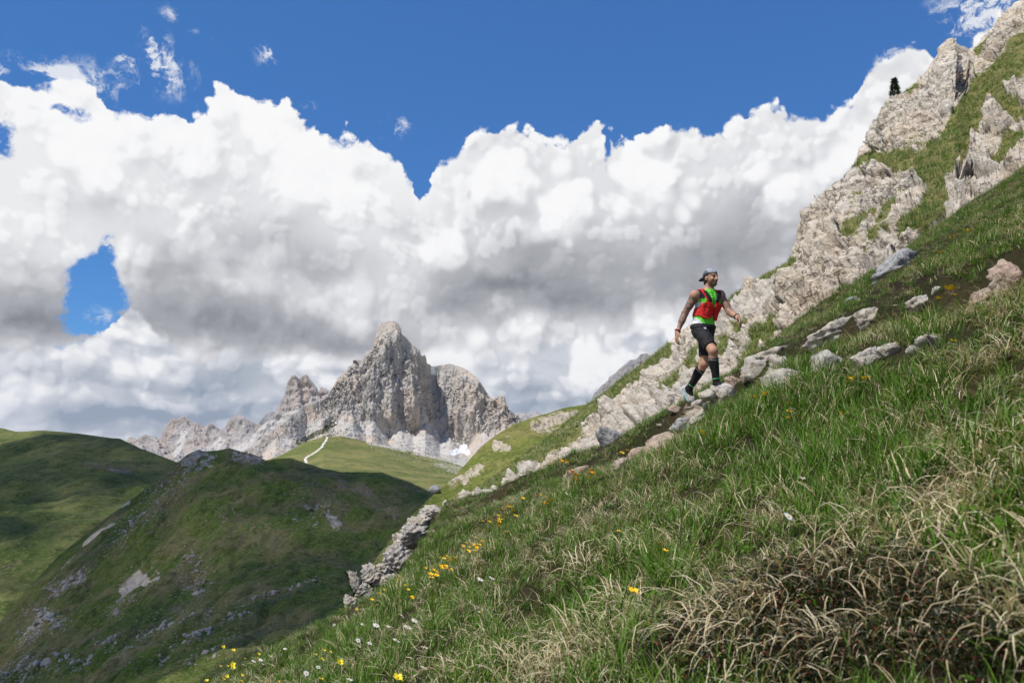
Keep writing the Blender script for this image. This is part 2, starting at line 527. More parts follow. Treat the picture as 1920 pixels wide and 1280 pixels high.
def land_mat(name, s, grass, dry, rock, rock2, scree, soil, bump=1.0, rough=1.0):
    """turf, bare rock, scree and soil; s is the size in metres of the finest patch"""
    m, g, o = new_mat(name)
    pos = g.node('ShaderNodeNewGeometry').outputs['Position']
    n1 = g.noise(pos, 0.12 / s, 6.0, 0.6)
    n2 = g.noise(pos, 0.6 / s, 5.0, 0.65)
    n3 = g.noise(pos, 2.2 / s, 4.0, 0.65)
    gr = g.mix(g.step(n1, 0.40, 0.62), grass + (1,), dry + (1,))
    n4 = g.noise(pos, 7.0 / s, 3.0, 0.7)
    gr = g.mix(g.step(n2, 0.42, 0.68, 0.0, 0.60 * rough), gr, tuple(q * 0.42 for q in grass) + (1,))
    gr = g.mix(g.step(n3, 0.48, 0.70, 0.0, 0.55 * rough), gr, tuple(q * 1.35 for q in dry) + (1,))
    gr = g.mix(g.step(n4, 0.48, 0.72, 0.0, 0.55 * rough), gr, tuple(q * 0.40 for q in grass) + (1,))
    rk = g.mix(g.step(n2, 0.35, 0.66), rock + (1,), rock2 + (1,))
    rk = g.mix(g.step(n3, 0.38, 0.70, 0.0, 0.55), rk, tuple(q * 0.52 for q in rock) + (1,))
    so = g.mix(n3, tuple(q * 0.7 for q in soil) + (1,), tuple(q * 1.3 for q in soil) + (1,))
    sc = g.mix(n2, tuple(q * 0.82 for q in scree) + (1,), tuple(min(1, q * 1.12) for q in scree) + (1,))
    wob = g.add(g.add(g.mul(g.sub(n2, 0.5), 0.9), g.mul(g.sub(n3, 0.5), 1.1)), g.mul(g.sub(n4, 0.5), 0.7))
    fr = g.step(g.add(g.attr('rock'), wob), 0.42, 0.58)
    fs = g.step(g.add(g.attr('scree'), g.mul(wob, 0.9)), 0.40, 0.62)
    fo = g.step(g.add(g.attr('soil'), wob), 0.40, 0.65)
    c = g.mix(fo, gr, so)
    c = g.mix(fs, c, sc)
    c = g.mix(fr, c, rk)
    h = g.add(g.mul(n3, 0.5), n2)
    principled(g, o, c, 0.95, bump=h, bump_d=0.45 * s * bump, bump_s=0.8, spec=0.12)
    return m

GREENX = (0.062, 0.098, 0.016)
DRYG = (0.125, 0.130, 0.034)
ROCK = (0.40, 0.365, 0.325)
ROCKW = (0.50, 0.43, 0.35)
SCREE = (0.56, 0.525, 0.475)
SOIL = (0.16, 0.115, 0.075)

def zero(V): return np.zeros(V.shape[:2])

# --- the great peak in the middle ------------------------------------------------
def mountain_mat(name, rock, warm, pale, scale, turf):
    m, g, o = new_mat(name)
    pos = g.node('ShaderNodeNewGeometry').outputs['Position']
    st = g.v('MULTIPLY', pos, (1.0, 1.0, 0.28))
    big = g.noise(st, 0.011 / scale, 5.0, 0.6)
    streak = g.noise(st, 0.05 / scale, 6.0, 0.65)
    fine = g.noise(pos, 0.16 / scale, 5.0, 0.7)
    strat = g.noise(g.v('MULTIPLY', pos, (0.15, 0.15, 1.0)), 0.07 / scale, 5.0, 0.65)
    c = g.mix(g.step(big, 0.44, 0.60), rock + (1,), warm + (1,))
    c = g.mix(g.step(streak, 0.50, 0.70, 0.0, 0.60), c, tuple(q * 0.55 for q in rock) + (1,))
    c = g.mix(g.step(strat, 0.50, 0.68, 0.0, 0.18), c, pale + (1,))
    c = g.mix(g.step(fine, 0.46, 0.70, 0.0, 0.45), c, tuple(q * 0.6 for q in rock) + (1,))
    wob = g.add(g.mul(g.sub(streak, 0.5), 0.6), g.mul(g.sub(fine, 0.5), 0.9))
    sc = g.mix(g.step(fine, 0.35, 0.7), tuple(q * 0.92 for q in pale) + (1,), tuple(q * 0.70 for q in pale) + (1,))
    c = g.mix(g.step(g.add(g.attr('scree'), wob), 0.38, 0.60), c, sc)
    c = g.mix(g.step(g.add(g.attr('turf'), wob), 0.42, 0.62), c, g.mix(fine, turf + (1,), tuple(q * 0.5 for q in turf) + (1,)))
    c = g.mix(g.step(g.add(g.attr('snow'), g.mul(wob, 0.4)), 0.45, 0.55), c, (0.86, 0.88, 0.91, 1))
    principled(g, o, c, 0.95, bump=g.add(fine, streak), bump_d=4.0 * scale, bump_s=0.7, spec=0.1)
    return m

def rock_face(V, amp, size, vert=0.34, sharp=1.0, keep=0.25, seed=0.0, strata=0.0):
    """buttresses, gullies and ledges pushed out of a face along its normals"""
    n = grid_normals(V)
    n = np.where((n[..., 1:2] > 0), -n, n)
    m = V.shape[0]
    fade = np.clip(np.linspace(0, 1, m) * 9, keep, 1)[:, None]
    p = V * np.array([1, 1, vert]) / size
    w = np.stack([fbm(p * 0.8 + 3.1, 3), fbm(p * 0.8 + 9.2, 3), fbm(p * 0.8 + 5.5, 3)], -1) * 0.35
    a = ridged(p + w, 6, 0.55, seed=seed) - 0.55
    b = fbm(p * 0.45 + w, 4, seed=seed + 2)
    d1, d2, cid = worley(p * 2.2 + w * 1.5, 3)
    blocks = (cid - 0.5) * 0.5 - np.clip(0.18 - (d2 - d1), 0, 1) * 1.6
    h = a * 0.9 + b * 0.9 + blocks * 0.45 * sharp
    if strata:
        zz = V[..., 2] / strata + fbm(V / (strata * 9), 3) * 1.2
        h = h + (np.abs((zz % 1.0) - 0.5) - 0.25) * 0.55
    V = V + n * (h * amp * fade)[..., None]
    return V

PEAK_TOP = [(400, 872, 2050), (442, 851, 2080), (467, 838, 2110), (496, 817, 2150), (517, 801, 2190), (546, 778, 2240), (575, 759, 2300), (608, 745, 2350), (621, 734, 2380), (633, 713, 2400), (650, 692, 2420), (666, 677, 2440), (679, 672, 2450), (687, 657, 2460),
            (698, 655, 2460), (704, 634, 2465), (709, 613, 2470), (717, 604, 2470), (729, 601, 2470), (742, 603, 2475), (749, 611, 2480), (753, 626, 2485), (762, 634, 2500), (775, 647, 2510), (787, 655, 2520), (791, 667, 2530), (798, 665, 2560),
            (802, 680, 2590), (812, 686, 2620), (825, 684, 2640), (844, 681, 2640), (862, 686, 2630), (879, 695, 2620), (896, 709, 2600), (908, 730, 2580), (921, 745, 2570), (933, 751, 2560), (937, 740, 2560), (944, 744, 2560), (948, 759, 2550),
            (958, 772, 2540), (971, 784, 2520), (992, 790, 2500), (1030, 800, 2480)]

def build_peak():
    base = [(px, 905 + 0 * px, 1900 if px < 560 else 2050) for (px, py, Y) in PEAK_TOP]
    # talus row: the foot of the cliffs
    foot = []
    for (px, py, Y) in PEAK_TOP:
        q = np.interp(px, [400, 500, 560, 620, 680, 740, 800, 860, 920, 1030], [880, 850, 822, 795, 790, 800, 815, 822, 815, 830])
        q += 14 * math.sin(px * 0.045) + 9 * math.sin(px * 0.13 + 1)
        foot.append((px, max(q, py + 6), Y - 110 if px > 600 else Y - 60))
    n, m = 620, 330
    s = np.linspace(0, 1, n)
    d = lambda r: P(*lerp_pts(r, s).T)
    # sample every row with the parameter of the crest so that columns stay upright
    c = np.array(PEAK_TOP, float)
    L = np.sqrt(((c[1:, :2] - c[:-1, :2]) ** 2).sum(1)); L = np.concatenate([[0], np.cumsum(L)]); L /= L[-1]
    def row(r):
        r = np.array(r, float)
        return P(*[np.interp(s, L, r[:, k]) for k in range(3)])
    A, B, C = row(PEAK_TOP), row(foot), row(base)
    t = np.linspace(0, 1, m)[:, None, None]
    cut = 0.66
    V = np.where(t < cut, A + (B - A) * (t / cut), B + (C - B) * ((t - cut) / (1 - cut)))
    X, Y = proj(V)
    # main pillars stand proud
    out = np.zeros(X.shape)
    for (cx, w, h, y0, y1) in ((735, 26, 46, 600, 800), (700, 18, 30, 660, 800), (775, 16, 55, 650, 790), (668, 20, 25, 680, 800), (850, 20, 35, 690, 800), (885, 14, 30, 700, 800), (812, 10, -34, 680, 800), (755, 8, -25, 640, 800), (640, 12, 18, 715, 800), (905, 9, -22, 730, 800), (640, 60, 20, 700, 820)):
        out += h * np.exp(-((X - cx) / w) ** 2) * sstep(y0 - 10, y0 + 60, Y) * (1 - sstep(y1 - 30, y1 + 30, Y))
    V[..., 1] -= out
    steep = np.clip((np.linspace(0, 1, m)[:, None] < cut) * 1.0, 0, 1) * np.ones((m, n))
    V0 = V.copy()
    V = rock_face(V, 34.0, 95.0, 0.20, 0.8, 0.16, 1.0, 0.0)
    V = rock_face(V, 20.0, 38.0, 0.10, 1.0, 0.25, 4.0)
    V = rock_face(V, 9.0, 17.0, 0.16, 1.2, 0.4, 5.0)
    V = rock_face(V, 2.6, 9.0, 0.45, 1.3, 0.4, 6.0)
    tn = np.linspace(0, 1, m)[:, None] + fbm(V0 * np.array([1, 1, 0.15]) / 55.0, 4) * 0.22
    k = sstep(cut - 0.08, cut + 0.10, tn)[..., None]
    fl = (sstep(650, 560, X) * 0.72)[..., None]
    V = V * (1 - fl) + V0 * fl
    rub = fbm(V0 / 14.0, 4)[..., None] * np.array([0, -3.0, 4.0]) + ridged(V0 * np.array([1, 0.5, 0.5]) / 45.0, 4)[..., None] * np.array([0, -5, 3.0])
    V = V * (1 - k) + (V0 + rub) * k
    tl = sstep(cut - 0.10, cut + 0.12, tn)
    scree = tl * (0.36 + fbm(V0 / 60.0, 3) * 0.5) + strokes(X, Y, [([(633, 770), (590, 795), (533, 828)], 9, 1.0), ([(622, 778), (560, 818)], 10, 1.0), ([(819, 690), (826, 720), (838, 760), (845, 800), (850, 840)], 7, 0.95), ([(895, 780), (905, 815)], 5, 0.8),
                                       ([(640, 800), (720, 810), (800, 835), (860, 845)], 12, 0.6), ([(700, 800), (760, 825)], 10, 0.5), ([(880, 800), (860, 840)], 9, 0.6)])
    turf = strokes(X, Y, [([(615, 752), (575, 775), (530, 805), (500, 825)], 9, 0.36), ([(632, 792), (590, 815), (560, 830)], 8, 0.6), ([(870, 770), (880, 800)], 5, 0.35), ([(560, 770), (510, 812)], 6, 0.30), ([(450, 862), (540, 850)], 10, 0.35)])
    snow = strokes(X, Y, [([(850, 849), (868, 843), (876, 848)], 6, 1.1), ([(812, 690), (815, 698)], 4, 0.9), ([(633, 791)], 4, 0.9)])
    o = finish(V, 'mountain', MAT['peak'], {'scree': scree, 'turf': turf, 'snow': snow}, back=(0, 260, -420))
    tag(o, 'tall grey limestone peak with a blunt tower rising over pale scree', 'mountain')
    return V

MAT = {}
MAT['peak'] = mountain_mat('peak rock', (0.45, 0.415, 0.38), (0.52, 0.435, 0.355), (0.60, 0.565, 0.52), 1.0, (0.07, 0.085, 0.03))
MAT['far'] = mountain_mat('far peak rock', (0.36, 0.335, 0.325), (0.40, 0.335, 0.295), (0.58, 0.55, 0.52), 1.3, (0.08, 0.09, 0.04))
MAT['blue'] = mountain_mat('distant rock', (0.26, 0.25, 0.25), (0.30, 0.27, 0.25), (0.38, 0.37, 0.36), 2.5, (0.08, 0.09, 0.05))
peakV = build_peak()

def build_range(top, foot_py, n, m, amp, size, mat, label, dY, base_dy=500, seed=0.0, marks=(), vert=0.4, strata=0.0, turf=()):
    c = np.array(top, float)
    L = np.sqrt(((c[1:, :2] - c[:-1, :2]) ** 2).sum(1)); L = np.concatenate([[0], np.cumsum(L)]); L /= L[-1]
    s = np.linspace(0, 1, n)
    q = [np.interp(s, L, c[:, k]) for k in range(3)]
    A = P(*q)
    C = P(q[0], np.full(n, foot_py), q[2] - dY)
    t = np.linspace(0, 1, m)[:, None, None]
    V = A + (C - A) * t
    X, Y = proj(V)
    V[..., 1] += (np.sin(np.pi * t[..., 0]) * dY * 0.22)
    V = rock_face(V, amp, size, vert, 1.0, 0.2, seed, strata)
    V = rock_face(V, amp * 0.28, size * 0.28, 0.5, 1.2, 0.25, seed + 3)
    rel = np.linspace(0, 1, m)[:, None] * np.ones((m, n))
    scree = sstep(0.35, 0.95, rel) * 0.5 + strokes(X, Y, marks)
    o = finish(V, 'mountain', mat, {'scree': scree, 'turf': strokes(X, Y, turf) if turf else zero(V), 'snow': zero(V)}, back=(0, dY, -dY * 1.2))
    return tag(o, label, 'mountain')

build_range([(440, 862, 3100), (470, 825, 3150), (487, 800, 3200), (512, 781, 3250), (521, 759, 3280), (533, 742, 3290), (538, 717, 3300), (546, 703, 3300), (554, 702, 3300), (560, 709, 3310), (563, 708, 3320), (567, 703, 3310), (575, 701, 3310), (583, 712, 3310), (594, 726, 3310),
             (597, 735, 3320), (602, 725, 3330), (610, 728, 3330), (617, 732, 3330), (640, 748, 3300), (680, 780, 3300)], 880, 230, 170, 24, 70, MAT['far'],
            'twin topped reddish rock tower left of the tall peak', 420, seed=2.0, vert=0.6, strata=34,
            marks=[([(585, 745), (560, 765), (500, 800), (440, 845)], 9, 0.9), ([(520, 800), (460, 840)], 12, 0.9), ([(545, 780), (500, 815)], 8, 0.7)])
build_range([(225, 850, 4100), (237, 826, 4100), (244, 818, 4100), (250, 820, 4100), (254, 830, 4120), (262, 818, 4130), (273, 813, 4150), (279, 815, 4150), (287, 823, 4150), (294, 820, 4160), (300, 824, 4160), (308, 801, 4180), (321, 784, 4200), (333, 785, 4200), (344, 779, 4200),
             (356, 786, 4200), (367, 790, 4200), (383, 801, 4200), (390, 793, 4220), (400, 795, 4200), (412, 803, 4200), (421, 801, 4200), (433, 784, 4180), (446, 777, 4170), (454, 778, 4170), (467, 788, 4150), (487, 795, 4150), (520, 806, 4100), (560, 830, 4000)], 882, 330, 120, 30, 100, MAT['far'],
            'low jagged row of pale rock peaks at the far left', 560, seed=5.0, vert=0.6,
            marks=[([(330, 810), (310, 850)], 8, 0.7), ([(400, 825), (370, 850)], 9, 0.8), ([(470, 815), (420, 850)], 8, 0.8), ([(500, 805), (450, 850)], 8, 0.7)])
build_range([(480, 800, 7600), (492, 783, 7600), (500, 775, 7600), (512, 771, 7600), (520, 775, 7600), (540, 790, 7600)], 830, 60, 40, 60, 220, MAT['blue'], 'dark distant ridge tip behind the rock tower', 700, seed=7.0)
build_range([(1080, 775, 5600), (1108, 752, 5600), (1114, 738, 5600), (1126, 724, 5600), (1140, 713, 5600), (1148, 703, 5600), (1160, 692, 5600), (1172, 682, 5600), (1182, 675, 5600), (1192, 673, 5600), (1200, 664, 5600), (1212, 662, 5600), (1222, 668, 5600), (1240, 672, 5600), (1300, 700, 5600)],
            800, 200, 110, 70, 190, MAT['blue'], 'distant blue grey mountain behind the grassy ridge', 900, seed=9.0, vert=0.5, marks=[([(1190, 676), (1198, 686)], 4, 1.0), ([(1150, 708), (1156, 716)], 3, 0.8)])
build_range([(930, 800, 9000), (955, 778, 9000), (975, 772, 9000), (990, 776, 9000), (1005, 771, 9000), (1020, 778, 9000), (1050, 790, 9000), (1090, 800, 9000)], 830, 90, 40, 80, 260, MAT['far'], 'pale distant mountain row low on the skyline', 900, seed=12.0)

# --- sunlit meadow with the pale track -------------------------------------------
MEADOW = land_mat('meadow turf', 9.0, (0.115, 0.140, 0.034), (0.215, 0.200, 0.070), (0.42, 0.39, 0.35), (0.5, 0.46, 0.4), (0.55, 0.52, 0.47), (0.2, 0.15, 0.1), 0.3)
def build_meadow():
    rows = [[(440, 878, 1500), (500, 862, 1520), (530, 851, 1540), (570, 829, 1560), (605, 818, 1580), (640, 817, 1600), (690, 828, 1640), (740, 839, 1660), (800, 852, 1660), (850, 862, 1650), (900, 866, 1640), (960, 872, 1640)],
            [(440, 900, 1250), (530, 878, 1280), (605, 852, 1320), (690, 856, 1360), (800, 878, 1360), (960, 896, 1340)],
            [(440, 940, 900), (530, 925, 900), (605, 905, 920), (690, 905, 940), (800, 920, 940), (960, 935, 920)]]
    V = loft(rows, 260, 140)
    V[..., 2] += fbm(V / 160.0, 4) * 7.0 * np.clip(np.linspace(0, 1, 140)[:, None] * 4, 0.1, 1) + fbm(V / 22.0, 3) * 1.0
    X, Y = proj(V)
    scree = strokes(X, Y, [([(780, 845), (840, 858), (880, 872)], 9, 0.62), ([(820, 868), (880, 890)], 12, 0.42), ([(690, 829), (760, 843)], 5, 0.55), ([(735, 850), (790, 866)], 6, 0.30)])
    rock = strokes(X, Y, [([(770, 842), (850, 862), (890, 880)], 8, 0.42)])
    o = finish(V, 'meadow', MEADOW, {'rock': rock, 'scree': scree, 'soil': zero(V)}, back=(0, 120, -60))
    return V
meadowV = build_meadow()

def surface_pick(V, px, py):
    """point of a sheet seen at a picture position (nearest vertex)"""
    X, Y = proj(V)
    k = np.argmin((X - px) ** 2 + (Y - py) ** 2)
    return V.reshape(-1, 3)[k].copy()

def build_track():
    pts = [(614, 820), (611, 827), (606, 833), (603, 839), (594, 846), (585, 852), (577, 856), (572, 861), (575, 866), (570, 875)]
    c = lerp_pts(pts, np.linspace(0, 1, 60))
    w = np.interp(np.linspace(0, 1, 60), [0, 1], [2.3, 2.9]) * (1 + 0.35 * fbm(np.linspace(0, 9, 60)[:, None] * np.ones((1, 3)), 2))
    X, Y = proj(meadowV)
    out = []
    Vf = meadowV.reshape(-1, 3)
    for (px, py), ww in zip(c, w):
        k = np.argsort((X.ravel() - px) ** 2 + (Y.ravel() - py) ** 2)[:5]
        p = Vf[k].mean(0)
        for s in (-1, -0.5, 0.5, 1):
            out.append((p[0] + s * ww * (1 + 0.2 * math.sin(px * 1.7)), p[1], p[2] + 0.9 + (0.25 if abs(s) < 1 else -0.6)))
    m = flat_mat('pale gravel', (0.62, 0.57, 0.49), 0.95, 0.15, 0.3)
    o = mesh_obj('path', out, grid_faces(60, 4), m)
    tag(o, kind='structure')
build_track()

# --- broad green hill at the left -------------------------------------------------
HILL = land_mat('hill turf', 7.0, (0.072, 0.108, 0.022), (0.150, 0.155, 0.052), (0.20, 0.17, 0.14), (0.27, 0.23, 0.19), (0.34, 0.29, 0.24), (0.16, 0.12, 0.08), 0.6, 1.35)
def build_left_hill():
    rows = [[(-420, 782, 1250), (-100, 797, 1220), (0, 801, 1200), (30, 808, 1150), (80, 806, 1100), (150, 812, 1080), (210, 821, 1050), (225, 822, 1040), (260, 838, 1000), (330, 864, 950), (420, 895, 900), (560, 935, 850)],
            [(-420, 900, 820), (0, 872, 900), (150, 872, 880), (300, 893, 840), (420, 925, 800), (560, 960, 760)],
            [(-420, 1010, 640), (0, 985, 680), (150, 968, 700), (300, 950, 720), (420, 970, 720), (560, 1000, 700)],
            [(-420, 1300, 400), (0, 1210, 470), (150, 1120, 540), (300, 1060, 600), (420, 1060, 600), (560, 1060, 600)]]
    V = loft(rows, 300, 220)
    t = np.linspace(0, 1, 220)[:, None]
    f = np.clip(t * 5, 0.12, 1)
    V[..., 2] += (fbm(V / 120.0, 4) * 12 + fbm(V / 34.0, 4, seed=2) * 3.6 - ridged(V * np.array([1, 0.5, 1]) / 70.0, 3, seed=3) * 6.0) * f
    X, Y = proj(V)
    soil = strokes(X, Y, [([(160, 872), (240, 880)], 8, 0.5), ([(200, 878), (245, 885)], 6, 0.6), ([(0, 1070), (40, 1055)], 10, 0.4)])
    rock = strokes(X, Y, [([(205, 880), (240, 884)], 4, 0.55)])
    o = finish(V, 'hill', HILL, {'rock': rock, 'scree': strokes(X, Y, [([(160, 866), (215, 874)], 4, 0.35)]), 'soil': soil}, back=(0, 200, -120))
    return V
hillV = build_left_hill()

# --- the dark spur in the cloud shadow -------------------------------------------
SPUR = land_mat('spur turf', 3.2, (0.090, 0.138, 0.020), (0.205, 0.172, 0.076), (0.36, 0.315, 0.27), (0.54, 0.48, 0.42), (0.58, 0.47, 0.37), (0.25, 0.185, 0.125), 1.0, 1.25)
def build_spur():
    rows = [[(-420, 1330, 300), (0, 1165, 400), (60, 1095, 430), (110, 1040, 445), (160, 1000, 460), (210, 962, 470), (260, 925, 480), (300, 893, 485), (332, 869, 490), (345, 856, 488), (362, 847, 486), (385, 845, 484), (410, 843, 482), (430, 839, 480), (452, 845, 478), (475, 851, 474), (500, 862, 470),
             (520, 858, 468), (544, 857, 466), (570, 866, 462), (605, 877, 458), (640, 883, 455), (690, 884, 450), (717, 885, 448), (769, 903, 442), (800, 917, 430), (840, 932, 400), (900, 955, 360)],
            [(-420, 1380, 270), (0, 1200, 365), (110, 1090, 400), (210, 1010, 420), (300, 945, 432), (345, 915, 430), (430, 895, 425), (500, 905, 416), (570, 915, 408), (640, 925, 400), (740, 938, 390), (800, 955, 372), (900, 990, 335)],
            [(-420, 1450, 235), (0, 1265, 310), (110, 1170, 330), (210, 1100, 345), (300, 1045, 350), (430, 1000, 345), (570, 1010, 330), (700, 1020, 315), (800, 1035, 298), (900, 1070, 268)],
            [(-420, 1560, 180), (0, 1345, 235), (200, 1210, 255), (430, 1128, 252), (600, 1105, 242), (750, 1112, 228), (900, 1160, 200)],
            [(-420, 1760, 130), (0, 1490, 150), (200, 1375, 155), (430, 1290, 152), (600, 1275, 142), (750, 1290, 130), (900, 1350, 118)]]
    n, m = 460, 330
    V = loft(rows, n, m)
    t = np.linspace(0, 1, m)[:, None] * np.ones((1, n))
    f = np.clip(t * 7, 0.10, 1)
    X, Y = proj(V)
    rock = strokes(X, Y, [([(352, 862), (372, 852), (395, 858)], 12, 0.95), ([(345, 880), (375, 866)], 8, 0.6), ([(440, 850), (458, 856)], 8, 0.7), ([(465, 858), (485, 862)], 8, 0.8), ([(330, 905), (290, 940), (250, 985)], 16, 0.42), ([(230, 990), (280, 960)], 10, 0.35),
                          ([(618, 968), (634, 985)], 11, 0.9), ([(575, 945), (610, 955)], 10, 0.55), ([(540, 965), (590, 980)], 12, 0.45), ([(340, 1040), (390, 1075), (370, 1100)], 14, 0.5), ([(330, 1070), (375, 1095)], 10, 0.6),
                          ([(100, 1110), (145, 1080), (155, 1072)], 11, 0.75), ([(45, 1195), (85, 1155), (105, 1165)], 15, 0.75), ([(20, 1130), (40, 1125)], 8, 0.5), ([(250, 1115), (205, 1140)], 8, 0.55), ([(660, 910), (675, 915)], 8, 0.3),
                          ([(185, 1205), (240, 1195), (330, 1165), (390, 1150)], 8, 0.50), ([(300, 1222), (345, 1195), (385, 1185)], 8, 0.60), ([(0, 1275), (60, 1245), (110, 1235)], 14, 0.62), ([(140, 1240), (230, 1225)], 9, 0.45), ([(420, 1160), (460, 1145)], 8, 0.55), ([(545, 1100), (590, 1090)], 7, 0.42), ([(475, 1118), (520, 1112)], 7, 0.4), ([(360, 1240), (410, 1225)], 9, 0.45)])
    scree = strokes(X, Y, [([(172, 974), (205, 957), (240, 939)], 6, 1.0), ([(158, 1015), (190, 992), (215, 980)], 5, 0.8), ([(115, 1058), (140, 1040)], 4, 0.6), ([(232, 1100), (262, 1068), (290, 1082)], 13, 0.85), ([(210, 1135), (240, 1100)], 9, 0.5), ([(300, 1060), (285, 1045)], 5, 0.5), ([(365, 1098), (380, 1090)], 7, 0.7)])
    soil = strokes(X, Y, [([(640, 905), (690, 920)], 12, 0.55), ([(560, 900), (640, 950)], 26, 0.42), ([(420, 960), (520, 1010)], 30, 0.40), ([(700, 930), (740, 960)], 14, 0.45), ([(150, 1050), (230, 1010)], 16, 0.40), ([(330, 1060), (380, 1110), (320, 1130)], 20, 0.42), ([(560, 940), (620, 960), (560, 990), (480, 1000)], 22, 0.35), ([(380, 880), (340, 930), (260, 1000)], 22, 0.34), ([(430, 870), (520, 900), (600, 930)], 22, 0.26), ([(300, 1040), (420, 960)], 18, 0.3), ([(490, 1060), (530, 1048)], 5, 0.45)])
    rock = rock * 0.62 + (fbm(V / 6.0, 3, seed=9) * 0.35) * sstep(0.1, 0.4, rock)
    scree = scree * 0.8
    rr = sstep(0.25, 0.7, rock)
    V[..., 2] += (fbm(V / 55.0, 4) * 5.0 + fbm(V / 15.0, 4, seed=2) * 1.7 - ridged(V * np.array([1, 0.45, 0.45]) / 34.0, 4, seed=5) * 7.5 + 3.5 - ridged(V * np.array([1, 0.4, 0.4]) / 11.0, 4, seed=7) * 1.6) * f
    # thin sheep terraces along the slope
    zz = V[..., 2] / 1.9 + fbm(V / 20.0, 3) * 1.6
    V[..., 2] += (np.abs((zz % 1) - 0.5) - 0.25) * 0.55 * f * (1 - rr)
    nrm = grid_normals(V); nrm = np.where(nrm[..., 2:3] < 0, -nrm, nrm)
    d1, d2, cid = worley(V / 2.6, 1)
    h = (ridged(V / 7.0, 5, seed=1) - 0.25) * 2.6 + (cid - 0.4) * 1.5 - np.clip(0.2 - (d2 - d1), 0, 1) * 4
    V = V + nrm * (h * rr * np.clip(t * 20, 0.4, 1))[..., None]
    o = finish(V, 'hillside', SPUR, {'rock': rock, 'scree': scree, 'soil': soil}, back=(0, 60, -60))
    return V
spurV = build_spur()

# --- sunlit green shoulder between spur and cliff ----------------------------------
SHOULDER = land_mat('shoulder turf', 2.2, (0.115, 0.145, 0.026), (0.205, 0.190, 0.060), (0.42, 0.36, 0.29), (0.52, 0.44, 0.34), (0.55, 0.5, 0.44), (0.24, 0.18, 0.12), 0.6)
def build_shoulder():
    rows = [[(1300, 742, 235), (1180, 748, 215), (1100, 757, 200), (1060, 763, 195), (1030, 773, 190), (1000, 781, 185), (960, 796, 180), (930, 815, 175), (900, 838, 170), (870, 872, 160), (845, 899, 150), (815, 924, 140), (775, 962, 124), (725, 1020, 104), (672, 1092, 84), (615, 1180, 64)],
            [(1300, 860, 150), (1180, 850, 150), (1100, 838, 150), (1000, 850, 145), (930, 890, 132), (870, 940, 118), (800, 1005, 100), (700, 1110, 78), (600, 1230, 58)],
            [(1300, 1000, 90), (1180, 980, 90), (1100, 950, 90), (1000, 950, 90), (930, 980, 90), (870, 1020, 86), (800, 1085, 75), (700, 1200, 60), (580, 1340, 46)]]
    V = loft(rows, 340, 200)
    t = np.linspace(0, 1, 200)[:, None] * np.ones((1, 340))
    X, Y = proj(V)
    rock = strokes(X, Y, [([(930, 832), (952, 832)], 9, 0.75), ([(1000, 790), (1040, 778), (1080, 770)], 8, 0.6), ([(1010, 800), (1050, 790)], 8, 0.5), ([(880, 885), (900, 872), (870, 900)], 10, 0.6), ([(1040, 775), (1075, 768)], 6, 0.5), ([(950, 815), (970, 806)], 6, 0.35), ([(845, 905), (865, 890)], 7, 0.6)])
    soil = strokes(X, Y, [([(900, 850), (940, 840), (1000, 800)], 12, 0.32), ([(850, 905), (890, 880)], 12, 0.5)])
    rr = sstep(0.25, 0.7, rock)
    f = np.clip(t * 7, 0.10, 1)
    V[..., 2] += (fbm(V / 22.0, 4) * 2.2 + fbm(V / 5.0, 4, seed=2) * 0.5 - ridged(V / 15.0, 3, seed=5) * 1.4) * f
    nrm = grid_normals(V); nrm = np.where(nrm[..., 2:3] < 0, -nrm, nrm)
    d1, d2, cid = worley(V / 1.2, 1)
    V = V + nrm * (((ridged(V / 2.6, 4) - 0.3) * 1.1 + (cid - 0.4) * 0.5 - np.clip(0.2 - (d2 - d1), 0, 1) * 1.6) * rr * np.clip(t * 12, 0.3, 1))[..., None]
    finish(V, 'hill', SHOULDER, {'rock': rock, 'scree': zero(V), 'soil': soil}, back=(10, 50, -25))
    return V
shoulderV = build_shoulder()

